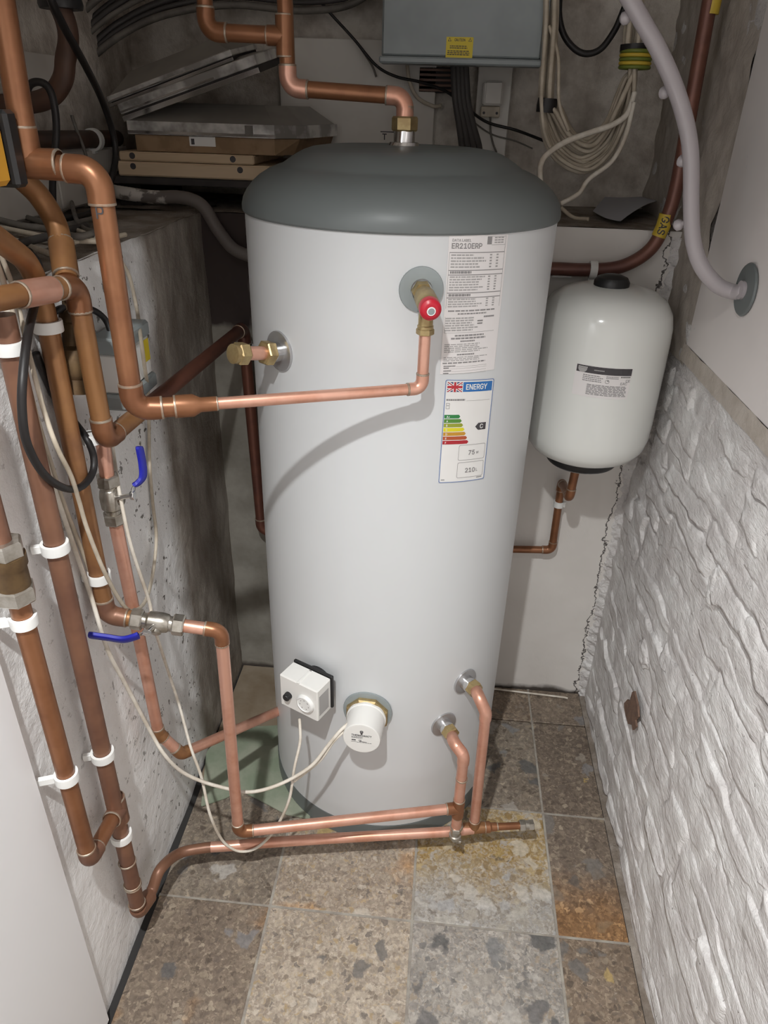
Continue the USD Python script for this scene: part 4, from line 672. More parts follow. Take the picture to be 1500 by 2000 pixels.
part(ab, 'label', bx((-0.4922, 1.120, 1.100), (-0.4914, 1.147, 1.136), 0), 'caution_yellow', smooth=False, label='yellow warning label'); part(ab, 'label_white', bx((-0.4922, 1.050, 1.080), (-0.4914, 1.068, 1.138)), 'label_white', smooth=False)
yb = thing('yellow_case', 'yellow plastic case with a black edge at the left border of the view', 'case', A(*(-0.5040, 0.8450, 1.3937)))
yl, yh = A(*(-0.4933, 0.8450, 1.3930)), A(*(-0.4899, 0.8450, 1.4637))
part(yb, 'body', bx((yl[0] - 0.14, 0.79, yl[2]), (yl[0], 0.845, yh[2]), 0.006), 'yellow_plastic', smooth=False); part(yb, 'back', bx((yl[0] - 0.145, 0.845, yl[2] - 0.003), (yl[0] + 0.006, 0.868, yh[2] + 0.004), 0.004), 'black_plastic', smooth=False)

# pipe clips
W = A(-1, 0, 0)
for q, d, r, w, dist, lab in (
    (A(-0.51, 0.789, (-0.5100, 0.7874, 0.5447)[2]), A(0, 0, 1), R28, A(-1, -0.35, 0), 0.031, 'white pipe clip on the brown floor pipe, middle of the left wall'),
    (A(-0.51, 0.791, (-0.5100, 0.7756, 0.9446)[2]), A(0, 0, 1), R28, A(-1, -0.45, 0.1), 0.031, 'white pipe clip high on the brown pipe beside the cable bundle'),
    (A(-0.51, 0.788, (-0.5100, 0.7877, 0.3422)[2]), A(0, 0, 1), R28, W, 0.031, 'white pipe clip lowest on the brown pipe near the floor'),
    (A(-0.515, 0.893, (-0.5150, 0.8876, 0.8255)[2]), A(0, 0, 1), R28, A(-1, -0.3, 0), 0.026, 'white pipe clip on the ochre pipe above the level valve'),
    (A(-0.515, 0.893, (-0.5150, 0.8921, 1.2206)[2]), A(0, 0, 1), R28, W, 0.026, 'white pipe clip on the ochre pipe under the ledge'),
    (A(-0.50, 0.676, (-0.5000, 0.6543, 0.9093)[2]), A(0, 0, 1), R22 * 1.15, A(-1, -0.4, 0), 0.041, 'white pipe clip on the leftmost pipe below the coupling'),
    (A(-0.50, 0.676, (-0.5000, 0.6574, 0.6256)[2]), A(0, 0, 1), R22 * 1.15, A(-1, -0.4, 0), 0.041, 'white pipe clip low on the leftmost pipe'),
    (A(-0.51, 0.793, (-0.5100, 0.7830, 1.2218)[2]), A(0, 0, 1), R28, W, 0.031, 'white pipe clip at the left edge of the picture'),
    (A(*(0.3022, 1.6000, 1.1953)), A(1, 0, 0), 0.0135, A(0, 1, 0), 0.028, 'white pipe clip on the gas pipe above the vessel'),
    (A(*(0.3109, 1.5970, 0.6371)), A(0.03, 0, 1), R22 * 0.86, A(0, 1, 0), 0.031, 'white pipe clip on the small pipe under the vessel'),
    (A(*(-0.4486, 1.5800, 0.9937)), A(0.02, 0, 1), R28, A(0, 1, 0), 0.046, 'pale pipe clip in the dark corner left of the cylinder'),
    (A(*(-0.5050, 0.9301, 1.0464)), A(0, 0, 1), 0.010, W, 0.036, 'small metal clip on the wall beside the sloping pipe'),
    (A(*(-0.7650, 1.6449, 1.4052)), A(0, 1, 0.0), 0.0165, W, 0.034, 'curved white clip on the dark upper pipe')):
    clip(q, d, r, w, dist, lab)
# expansion vessel
VX, VY = 0.318, 1.472
ev = thing('expansion_vessel', 'white expansion vessel with black cap, hung on the back wall right of the cylinder', 'expansion vessel', (VX, VY, 0.81))
part(ev, 'tank', lathe([(0.0, 0.828), (0.05, 0.829), (0.085, 0.836), (0.110, 0.849), (0.124, 0.868), (0.1295, 0.892), (0.1305, 0.93), (0.1305, 1.085), (0.1295, 1.120), (0.124, 1.146), (0.110, 1.168), (0.088, 1.182), (0.055, 1.190), (0.0, 1.192)], (VX, VY, 0), n=72), 'vessel_white', smooth=True)
part(ev, 'top_cap', lathe([(0.0, 1.188), (0.034, 1.188), (0.034, 1.198), (0.029, 1.206), (0.016, 1.211), (0, 1.2115)], (VX, VY, 0), n=36), 'black_plastic'); part(ev, 'bottom_ring', lathe([(0, 0.818), (0.074, 0.818), (0.079, 0.826), (0.081, 0.838), (0.06, 0.838)], (VX, VY, 0), n=48), 'black_plastic'); part(ev, 'flange', lathe([(0, 0.8145), (0.070, 0.8145), (0.0715, 0.817), (0.070, 0.8195), (0, 0.8195)], (VX, VY, 0), n=48), 'steel_plate'); part(ev, 'socket', lathe([(0, 0.805), (0.017, 0.805), (0.017, 0.815), (0, 0.815)], (0.312, 1.47, 0), n=24), 'brass')
part(ev, 'wall_bracket', bx((VX - 0.10, BY - 0.026, 1.175), (VX - 0.055, BY - 0.002, 1.200), 0.003), 'clip_white', smooth=False)
VA = -14.0; vz = (0.2561, 1.3571, 1.0669)[2]; vw = lambda m, lf=0.0006: wrap(m, -28.30, vz, -0.02, lf, (VX, VY), 0.1305)
vl_ = part(ev, 'label', vw(rect2(-0.002, -0.060, 0.1045, 0.0005), 0.0003), 'paper_white', label='maker label with a black heading band')
part(vl_, 'band', vw(rect2(0, -0.0135, 0.104, 0)), 'ink', smooth=False)
part(vl_, 'band_emblem', vw(trimesh.util.concatenate([patch_extrude(Point(0.0115, -0.0055).buffer(0.0085).intersection(sbox(0, -0.0135, 0.03, -0.0052)), 0.0002), rect2(0.003, -0.0048, 0.0205, -0.0020)] + text_rows(0.033, 0.052, -0.0055, -0.0095, 1, 81, 0.5, 0.98)), 0.0010), 'ink_pale', smooth=False)
vg = text_rows(0.014, 0.052, -0.017, -0.031, 4, 82, 0.45, 0.8) + text_rows(0.057, 0.082, -0.016, -0.022, 2, 83, 0.45, 0.9) + text_rows(0.084, 0.103, -0.0150, -0.0185, 1, 84, 0.75, 0.98) + text_rows(0.024, 0.100, -0.0345, -0.056, 9, 85, 0.55, 0.93) + [patch_extrude(Point(0.060, -0.0265).buffer(0.004).difference(Point(0.060, -0.0265).buffer(0.0032)), 0.0002), patch_extrude(Point(0.061, -0.025).buffer(0.0014), 0.0002), text2('CE', 0.0945, -0.026, 0.0050), text2('EAC', 0.085, -0.0315, 0.0050)]
part(vl_, 'print', vw(trimesh.util.concatenate(vg)), 'ink_grey', smooth=False)

# grey hose into the right wall
hz = [A(*(0.4740, 1.2207, 1.2411)), A(*(0.4646, 1.2450, 1.2339)), A(*(0.4378, 1.2500, 1.2430)), A(*(0.4085, 1.2550, 1.2698)), A(*(0.3881, 1.2600, 1.3076)), A(*(0.3742, 1.2650, 1.3598)), A(*(0.3623, 1.2700, 1.4174)), A(*(0.3480, 1.2750, 1.4623)), A(*(0.3223, 1.2800, 1.5122)), A(*(0.2893, 1.2850, 1.5604)), A(*(0.2567, 1.2900, 1.5996)), A(*(0.2251, 1.2950, 1.6373)), A(*(0.1933, 1.3000, 1.6788))]
hs_ = thing('grey_hose', 'smooth grey hose hanging down and turning into a dark plate in the right wall', 'hose', hz[0]); part(hs_, 'hose', tube(spline(hz, 10), 0.0122, 20), 'hose_grey', smooth=True)
part(hs_, 'wall_plate', lathe([(0.012, 0), (0.040, 0), (0.041, 0.002), (0.039, 0.0045), (0.0125, 0.005)], A(*(0.4735, 1.2145, 1.2440)), A(-1, 0, 0), 44), 'lid_grey', label='round dark cover plate'); part(hs_, 'collar', lathe([(0.0, 0.0), (0.0145, 0), (0.0145, 0.010), (0.0, 0.010)], A(*(0.4735, 1.2180, 1.2425)), A(-1, 0, 0), 28), 'hose_grey')

for p, q in (((0.2325, 1.3050, 1.6042), (0.2495, 1.2950, 1.6086)), ((0.3078, 1.3000, 1.5116), (0.3223, 1.2800, 1.5122)), ((0.3509, 1.2850, 1.4204), (0.3623, 1.2700, 1.4174)), ((0.3626, 1.2750, 1.3277), (0.3793, 1.2620, 1.3377))):
    p, q = np.array(p), np.array(q); dd_ = unit(q - p); part(hs_, 'clip_knob', lathe([(0, -0.006), (0.0045, -0.0055), (0.0085, -0.002), (0.009, 0.003), (0.007, 0.007), (0.004, 0.009), (0.004, np.linalg.norm(q - p)), (0, np.linalg.norm(q - p))], p, dd_, 18), 'hose_grey', label='small pale clip knob')

# ---------------------------------------------------------------- the dark shelf above: roof windows, boards, boxes
def local_box(o, u, v, w, lo, hi, bev=0.0):
    m = bx(lo, hi, bev); p = m.vertices; m.vertices = np.asarray(o) + p[:, :1] * u + p[:, 1:2] * v + p[:, 2:] * w; return m
def slab_hull(o, u, v, w, quad_lo, quad_hi, h0, h1):
    pts = [np.asarray(o) + u * a + v * b + w * h for q, h in ((quad_lo, h0), (quad_hi, h1)) for a, b in q]; return trimesh.convex.convex_hull(np.array(pts))
shelf = thing('plank', 'dark timber plank under the stacked roof windows', 'plank', (-0.60, 1.80, LZ))
part(shelf, 'board', bx((-0.775, 1.645, 1.322), (-0.40, 1.97, 1.338), 0.002), 'dark_timber', smooth=False)
for x in (-0.74, -0.45): part(shelf, 'bearer', bx((x, 1.68, LZ - 0.004), (x + 0.05, 1.95, 1.3225), 0.002), 'dark_timber', smooth=False)
cream = thing('cream_timbers', 'two cream timber battens with round holes under the flat roof window', 'battens', (-0.6, 1.64, 1.338))
q0, q1, q2, q3 = A(*(-0.7184, 1.6400, 1.3493)), A(*(-0.3865, 1.6400, 1.3621)), A(*(-0.7133, 1.6400, 1.3672)), A(*(-0.4161, 1.6400, 1.3786))
part(cream, 'batten', bx((q0[0], 1.64, 1.3385), (q1[0], 1.94, q0[2] + 0.0175), 0.003), 'cream_timber', smooth=False); part(cream, 'batten', bx((q2[0], 1.642, q0[2] + 0.0185), (q3[0] - 0.005, 1.94, q0[2] + 0.0365), 0.003), 'cream_timber', smooth=False)
for px in (q0[0] + 0.035, q1[0] - 0.065): part(cream, 'peg_hole', lathe([(0, 0), (0.0062, 0), (0.0062, 0.0012), (0, 0.0012)], (px, 1.6405, q0[2] + 0.0085), (0, -1, 0), 18), 'ink', label='dark round hole')
for px in (q2[0] + 0.03, q3[0] - 0.05): part(cream, 'peg_hole', lathe([(0, 0), (0.0062, 0), (0.0062, 0.0012), (0, 0.0012)], (px, 1.6425, q0[2] + 0.0285), (0, -1, 0), 18), 'ink', label='dark round hole')
zb0 = q0[2] + 0.037
f0, f1 = A(*(-0.6767, 1.6550, 1.3833)), A(*(-0.3785, 1.6550, 1.3944))
rw = thing('roof_window', 'flat grey roof window with a bright flashing edge on cream battens', 'roof window', (f0[0], 1.655, zb0))
u, v, w = A(1, 0, 0), A(0, 1, 0), A(0, 0, 1); o = A(f0[0], 1.655, zb0 + 0.0005); WW = f1[0] - f0[0]; t1 = A(*(-0.6805, 1.6550, 1.4179))[2] - zb0; t2 = A(*(-0.6768, 1.6550, 1.4427))[2] - zb0
part(rw, 'frame', slab_hull(o, u, v, w, [(0, 0), (WW, 0), (WW + 0.03, 0.05), (WW + 0.07, 0.28), (0, 0.28)], [(0, 0), (WW, 0), (WW + 0.045, 0.05), (WW + 0.08, 0.28), (0, 0.28)], 0, t1 - 0.001), 'chipboard', smooth=False)
part(rw, 'flashing', slab_hull(o, u, v, w, [(-0.012, -0.006), (WW + 0.002, -0.006), (WW + 0.055, 0.055), (WW + 0.09, 0.28), (-0.012, 0.28)], [(-0.012, -0.006), (WW + 0.002, -0.006), (WW + 0.055, 0.055), (WW + 0.09, 0.28), (-0.012, 0.28)], t1, t2), 'flashing', smooth=False)
part(rw, 'edge_line', local_box(o, u, v, w, (-0.012, -0.0075, t1 + 0.002), (WW + 0.002, -0.006, t1 + 0.007)), 'chrome', smooth=False)
part(rw, 'cover', slab_hull(o, u, v, w, [(-0.005, 0.0), (WW, 0.0), (WW + 0.05, 0.06), (WW + 0.085, 0.27), (-0.005, 0.27)], [(0.02, 0.09), (WW - 0.04, 0.09), (WW + 0.0, 0.13), (WW + 0.03, 0.25), (0.02, 0.25)], t2, t2 + 0.035), 'glazing_grey', smooth=False)
part(rw, 'sticker', bx(A(*(-0.5598, 1.6542, 1.3995)) , A(*(-0.5040, 1.6535, 1.4174))), 'label_white', smooth=False, label='small white sticker'); part(rw, 'sticker_print', bx(A(*(-0.5559, 1.6534, 1.4025)), A(*(-0.5491, 1.6530, 1.4132))), 'ink', smooth=False)
part(rw, 'catch', local_box(o, u, v, w, (WW * 0.80, -0.008, t1 + 0.004), (WW * 0.86, -0.006, t2 - 0.002), 0.0005), 'chrome', smooth=False)
# leaning pair
def leaning(label, pa, pb, th, depth, seed, coverh):
    a, b = A(*pa), A(*pb); L = np.linalg.norm(b - a); u = unit(b - a); v = unit(A(0.0, 1, 0.12)); w = unit(np.cross(u, v)); v = np.cross(w, u)
    root = thing('roof_window', label, 'roof window', a)
    part(root, 'frame', local_box(a, u, v, w, (0.004, 0.005, 0.0), (L - 0.004, depth, th * 0.42), 0.001), 'dark_timber', smooth=False)
    part(root, 'flashing', local_box(a, u, v, w, (0, 0, th * 0.42), (L, depth + 0.004, th), 0.0015), 'flashing', smooth=False)
    part(root, 'edge_strip', local_box(a, u, v, w, (0.0, -0.0025, 0.0), (L, 0.0, th * 0.3), 0.0006), 'chrome', smooth=False)
    part(root, 'edge_strip', local_box(a, u, v, w, (0.0, -0.0015, th * 0.5), (L * 0.7, 0.0, th * 0.62), 0.0004), 'chrome', smooth=False)
    part(root, 'cover', slab_hull(a, u, v, w, [(0.006, 0.006), (L - 0.006, 0.006), (L - 0.006, depth - 0.01), (0.006, depth - 0.01)], [(0.04, 0.09), (L - 0.05, 0.09), (L - 0.05, depth - 0.05), (0.04, depth - 0.05)], th, th + coverh), 'glazing_grey', smooth=False); return root
leaning('leaning roof window with chrome edge strips, lower of the tilted pair', (-0.6980, 1.6600, 1.4402), (-0.4030, 1.6600, 1.5351), 0.033, 0.27, 1, 0.006)
leaning('leaning roof window with a pale grey cover, uppermost of the tilted pair', (-0.7303, 1.6750, 1.4656), (-0.4590, 1.6750, 1.5555), 0.020, 0.25, 2, 0.03)
# boards on the upper back wall
def board(label, x0, y0, x1, y1, yy, t=0.012, mat='board_white'):
    return single('wall_board', bx((x0, yy, y0), (x1, yy + t, y1), 0.0015), mat, label, 'board', smooth=False)
b0, b1 = A(*(-0.4324, 1.9750, 1.3738)), A(*(-0.0588, 1.9750, 1.6176)); board('large white board on the upper back wall behind the lid pipe', b0[0], LZ + 0.003, b1[0], b1[2], 1.972)
b0, b1 = A(*(0.0382, 1.9650, 1.3889)), A(*(0.1174, 1.9650, 1.5730)); board('narrow white board holding the small controller', b0[0], LZ + 0.003, b1[0], b1[2], 1.962)
tm_ = A(*(-0.1775, 1.9715, 1.4244)); part_mark = flatmap(text2('T', 0, -0.012, 0.013, 0.0005, bold=True, centre=True), tm_, A(1, 0, 0), A(0, 0, 1)); wm = flatmap(rect2(-0.010, 0.004, 0.034, 0.0062, 0.0005), tm_, A(1, 0, 0), A(0, 0, 1))
single('pencil_mark', [part_mark, wm], 'ink', 'black T and short line drawn on the large white board', 'marking', smooth=False)
# grey switch box
sb = thing('switch_box', 'grey steel electrical box with a yellow caution label, top centre', 'electrical box', (0.0, 1.75, 1.555))
part(sb, 'case', bx((-0.168, 1.752, 1.572), (0.158, 1.985, 2.05), 0.004), 'box_grey', smooth=False); part(sb, 'cover', bx((-0.166, 1.741, 1.575), (0.156, 1.7515, 2.05), 0.003), 'box_grey', smooth=False)
part(sb, 'lip', bx((-0.172, 1.737, 1.561), (0.162, 1.80, 1.5735), 0.003), 'box_grey', smooth=False); part(sb, 'side_lip', bx((0.1565, 1.737, 1.565), (0.164, 1.80, 2.05), 0.002), 'box_grey', smooth=False)
c0_, c1_ = A(*(-0.0354, 1.7405, 1.5735)), A(*(0.0189, 1.7405, 1.6088)); cw, chh = c1_[0] - c0_[0], c1_[2] - c0_[2]
cl = part(sb, 'caution_label', bx((c0_[0], 1.7402, c0_[2]), (c1_[0], 1.7409, c1_[2])), 'caution_yellow', smooth=False, label='yellow caution label')
cm_ = lambda m: flatmap(m, A(c0_[0], 1.7401, c0_[2]), A(1, 0, 0), A(0, 0, 1))
tri = [patch_extrude(Polygon([(x - 0.0035, chh * 0.79), (x + 0.0035, chh * 0.79), (x, chh * 0.97)]).difference(Polygon([(x - 0.0022, chh * 0.81), (x + 0.0022, chh * 0.81), (x, chh * 0.93)])), 0.0003) for x in (cw * 0.12, cw * 0.88)]
part(cl, 'print', [cm_(m) for m in tri + [text2('CAUTION', cw / 2, chh * 0.80, chh * 0.125, bold=True, centre=True, width=cw * 0.40)] + text_rows(cw * 0.14, cw * 0.88, chh * 0.58, chh * 0.40, 2, 91, 0.45, 0.85) + text_rows(cw * 0.06, cw * 0.94, chh * 0.34, chh * 0.08, 3, 92, 0.5, 0.85)], 'ink', smooth=False)
# air vent
av = thing('air_vent', 'dark slatted air vent under the grey switch box', 'vent', A(*(-0.0592, 1.9600, 1.5156))); a0_, a1_ = A(*(-0.0992, 1.9650, 1.5147)), A(*(-0.0126, 1.9650, 1.5661))
part(av, 'frame', bx((a0_[0], 1.972, a0_[2]), (a1_[0], 1.984, a1_[2]), 0.001), 'dark_timber', smooth=False)
for i in range(5): zz_ = a0_[2] + (a1_[2] - a0_[2]) * (i + 0.5) / 5; part(av, 'slat', bx((a0_[0] + 0.002, 1.962, zz_ - 0.0030), (a1_[0] - 0.002, 1.973, zz_ + 0.0022), 0.0005), 'slat_clay', smooth=False)
# small white controller
ctl = thing('controller', 'small white controller with a terminal block, on the narrow board', 'controller', A(*(0.0798, 1.9500, 1.4982))); k0_, k1_ = A(*(0.0519, 1.9500, 1.4912)), A(*(0.0980, 1.9500, 1.5397))
part(ctl, 'case', bx((k0_[0], 1.93, k0_[2]), (k1_[0], 1.961, k1_[2]), 0.004), 'board_white', smooth=False); part(ctl, 'cover_line', bx((k0_[0] + 0.006, 1.9285, k0_[2] + 0.004), (k1_[0] - 0.004, 1.9302, k1_[2] - 0.002), 0.001), 'board_white', smooth=False)
part(ctl, 'terminal_block', bx((k0_[0] - 0.002, 1.943, k0_[2] - 0.024), (k1_[0] - 0.003, 1.961, k0_[2] - 0.001), 0.002), 'cable_cream', smooth=False)
for x in (k0_[0] + 0.006, k1_[0] - 0.010): part(ctl, 'screw', lathe([(0, 0), (0.003, 0), (0.003, 0.001), (0, 0.001)], (x, 1.9425, k0_[2] - 0.015), (0, -1, 0), 12), 'ink', smooth=False)
# white trunking on the left ledge
tk = thing('white_trunking', 'white plastic trunking on the left ledge behind the black cables', 'trunking', (-0.78, 1.5, LZ))
part(tk, 'base', bx((-0.798, 1.12, LZ + 0.008), (-0.775, 1.82, LZ + 0.115), 0.002), 'board_white', smooth=False); part(tk, 'cover', bx((-0.775, 1.12, LZ + 0.012), (-0.768, 1.47, LZ + 0.111), 0.002), 'board_white', smooth=False); part(tk, 'cover', bx((-0.775, 1.475, LZ + 0.012), (-0.768, 1.82, LZ + 0.111), 0.002), 'board_white', smooth=False)
pt = thing('white_sheet', 'off white sheet fixed to the upper left wall behind the pipe bend', 'sheet', A(*(-0.7800, 1.4811, 1.5130))); p0, p1 = A(*(-0.7800, 1.4587, 1.4678)), A(*(-0.7800, 1.5699, 1.5515)); part(pt, 'sheet', bx((-0.790, p0[1], p0[2]), (-0.783, p1[1] + 0.02, p1[2]), 0.001), 'board_white', smooth=False)
# leaflet on the right ledge
lf = np.array([(0.3123, 1.7644, 1.2920), (0.3511, 1.6456, 1.2870), (0.4632, 1.8289, 1.3120), (0.4728, 2.3311, 1.3000)]); cen = lf.mean(0)
g_ = []; nq = 14
for i in range(nq):
    for j in range(nq):
        s_, t_ = i / (nq - 1), j / (nq - 1); p = (1 - s_) * (1 - t_) * lf[0] + s_ * (1 - t_) * lf[1] + s_ * t_ * lf[2] + (1 - s_) * t_ * lf[3]; g_.append(p + A(0, 0, 0.006 * math.sin(math.pi * t_) - 0.004 * math.sin(math.pi * s_)))
ii = np.arange(nq * nq).reshape(nq, nq); ff_ = np.stack([ii[:-1, :-1], ii[1:, :-1], ii[1:, 1:], ii[:-1, 1:]], -1).reshape(-1, 4); top = np.array(g_); V_ = np.vstack([top, top - A(0, 0, 0.0006)]); F_ = np.vstack([ff_[:, [0, 1, 2]], ff_[:, [0, 2, 3]], ff_[:, [2, 1, 0]] + nq * nq, ff_[:, [3, 2, 0]] + nq * nq])
single('leaflet', trimesh.Trimesh(V_, F_, process=False), 'paper_blue', 'bluish grey paper leaflet lying on the right end of the ledge', 'paper', smooth=True)
# thin white stick on the floor
single('white_stick', [rod((0.2088, 1.6090, 0.0050), (0.4180, 1.5980, 0.0050), 0.0028, 10), rod((0.4180, 1.5980, 0.0050), (0.4279, 1.5950, 0.0050), 0.0030, 10)], 'cable_white', 'thin white stick lying on the tiles along the back wall', 'stick', smooth=True)

# ---------------------------------------------------------------- cables
XC = -0.515
cable('black_cable', [(-0.5350, 0.9171, 1.3092), (-0.5350, 0.9350, 1.2871), (-0.5280, 0.9045, 1.2579), (-0.4900, 0.8041, 1.2370), (-0.4780, 0.7567, 1.2032), (-0.4800, 0.7422, 1.1649), (-0.4850, 0.7443, 1.1204), (-0.4900, 0.7710, 1.0676), (-0.4920, 0.8123, 1.0259), (-0.4950, 0.8591, 1.0032), (-0.4980, 0.9014, 1.0032), (-0.5000, 0.9180, 1.0217), (-0.5050, 0.9181, 1.0499), (-0.5300, 0.9425, 1.0607), (-0.5350, 0.9111, 1.1118), (-0.5350, 0.8954, 1.1505), (-0.5330, 0.8820, 1.1866)], 0.0052, 'black_rubber', 'thick black cable hanging in a long loop over the left wall pipes')
cable('black_cable', [(-0.5330, 0.9201, 1.2206), (-0.5200, 0.9225, 1.2309), (-0.5180, 0.9471, 1.2312), (-0.5280, 1.0008, 1.2188), (-0.5300, 1.0490, 1.2035), (-0.5280, 1.0769, 1.1852), (-0.5220, 1.0789, 1.1674), (-0.5180, 1.0686, 1.1494)], 0.0048, 'black_rubber', 'short black cable arching into the wiring box')
cable('black_cable', [(-0.6000, 1.2102, 1.6261), (-0.6000, 1.2270, 1.5980), (-0.6100, 1.2768, 1.5693), (-0.6350, 1.3761, 1.5313), (-0.6700, 1.4998, 1.4834), (-0.6800, 1.5511, 1.4313), (-0.6800, 1.5535, 1.3860), (-0.6800, 1.5173, 1.3420), (-0.6900, 1.4993, 1.3105), (-0.6821, 1.4153, 1.2920), (-0.6813, 1.2921, 1.2920)], 0.0062, 'black_rubber', 'long black cable sweeping down in front of the upper left wall')
cable('black_cable', [(-0.6804, 1.2500, 1.4832), (-0.6707, 1.2500, 1.4966), (-0.6565, 1.2500, 1.5011), (-0.6427, 1.2500, 1.4959), (-0.6366, 1.2500, 1.4774), (-0.6388, 1.2500, 1.4418), (-0.6497, 1.2500, 1.4012), (-0.6663, 1.2600, 1.3620), (-0.6790, 1.2700, 1.3210), (-0.7077, 1.3239, 1.2870)], 0.0058, 'black_rubber', 'black cable hooked over the wide brown pipe bend')
cable('white_cable', [(-0.5330, 1.1655, 1.2729), (-0.5300, 1.1759, 1.2500), (-0.5300, 1.1971, 1.2224), (-0.5280, 1.2032, 1.1685), (-0.4800, 1.0936, 1.1501), (-0.4800, 1.0930, 1.1007), (-0.5000, 1.1384, 1.0459), (-0.5310, 1.1924, 0.9584), (-0.5330, 1.1767, 0.8926), (-0.5330, 1.1638, 0.8123), (-0.5310, 1.1540, 0.7463), (-0.5280, 1.1233, 0.7047), (-0.5200, 1.0699, 0.6802), (-0.5000, 0.9930, 0.6995), (-0.4870, 0.9227, 0.7389), (-0.4870, 0.8939, 0.7790), (-0.4870, 0.8618, 0.8598), (-0.4900, 0.8451, 0.9414), (-0.4900, 0.8387, 0.9900), (-0.4830, 0.8199, 1.0403), (-0.4830, 0.8018, 1.0895), (-0.4900, 0.8032, 1.1306), (-0.4900, 0.7989, 1.1723), (-0.5150, 0.8371, 1.2140), (-0.5320, 0.8641, 1.2508), (-0.5340, 0.8632, 1.2851), (-0.5350, 0.8510, 1.3314)], 0.0032, 'cable_cream', 'cream cable looping under the bright copper drop and back up the left')
cable('white_cable', [(-0.5350, 0.8421, 1.2308), (-0.5340, 0.8424, 1.1784), (-0.5330, 0.8460, 1.1022), (-0.5320, 0.8489, 1.0406), (-0.5320, 0.8588, 0.9709), (-0.5300, 0.8705, 0.8827), (-0.5250, 0.8769, 0.7978), (-0.5150, 0.8685, 0.7372), (-0.5150, 0.8789, 0.6774), (-0.5150, 0.9105, 0.5805), (-0.5000, 0.9353, 0.4480), (-0.4750, 0.9270, 0.3949), (-0.4550, 0.9441, 0.3330), (-0.4200, 0.9574, 0.2927), (-0.3720, 0.9550, 0.2826), (-0.3348, 0.9580, 0.2735), (-0.2943, 0.9650, 0.2796), (-0.2477, 0.9800, 0.2967), (-0.2038, 0.9900, 0.3324), (-0.1739, 1.0000, 0.3785), (-0.1507, 1.0100, 0.4115), (-0.1345, 1.0250, 0.4203)], 0.0036, 'cable_white', 'long white cable from the left wall sagging across to the immersion heater')
cable('white_cable', [(-0.2430, 0.9900, 0.2795), (-0.2157, 0.9950, 0.3074), (-0.1867, 1.0000, 0.3409), (-0.1644, 1.0050, 0.3842), (-0.1470, 1.0120, 0.4043), (-0.1335, 1.0250, 0.4093)], 0.0032, 'cable_white', 'short white cable lying against the heater cable below the immersion cap')
cable('white_cable', [(-0.5300, 1.0413, 1.0095), (-0.5220, 1.0219, 0.9704), (-0.4850, 0.9477, 0.9460), (-0.4750, 0.9353, 0.8588), (-0.4750, 0.9656, 0.7297), (-0.4700, 0.9547, 0.6955), (-0.4800, 0.9863, 0.6257), (-0.4950, 1.0358, 0.5108), (-0.4950, 1.0633, 0.3892), (-0.4550, 0.9997, 0.3421), (-0.4300, 0.9738, 0.2871), (-0.4079, 0.9400, 0.2195), (-0.3951, 0.9500, 0.1308), (-0.3763, 0.9550, 0.0949), (-0.3530, 0.9570, 0.0854), (-0.3241, 0.9600, 0.0976), (-0.2936, 0.9660, 0.1344), (-0.2693, 0.9750, 0.1834), (-0.2520, 0.9850, 0.2366), (-0.2430, 1.0000, 0.3070), (-0.2337, 1.0200, 0.3595), (-0.2357, 1.0350, 0.3866), (-0.2395, 1.0500, 0.3937)], 0.0030, 'cable_white', 'thin white cable dropping almost to the floor and up to the thermostat')
cable('white_cable', [(-0.5220, 0.8236, 1.3193), (-0.5250, 0.8379, 1.2573), (-0.5270, 0.8408, 1.1993), (-0.5290, 0.8440, 1.1439), (-0.5300, 0.8502, 1.0836), (-0.5310, 0.8595, 1.0254), (-0.5310, 0.8678, 0.9677), (-0.5300, 0.8869, 0.8769), (-0.5300, 0.9016, 0.8047)], 0.0034, 'cable_cream', 'cream cable running down beside the ochre pipe under the black loop')
cable('flex_conduit', [(-0.5300, 0.8407, 1.2808), (-0.5300, 0.8342, 1.2331), (-0.5300, 0.8269, 1.1704), (-0.5300, 0.8216, 1.1101), (-0.5310, 0.8206, 1.0593), (-0.5330, 0.8282, 1.0091)], 0.0045, 'cable_white', 'pale conduit strip at the left between two brown pipes', 'conduit')
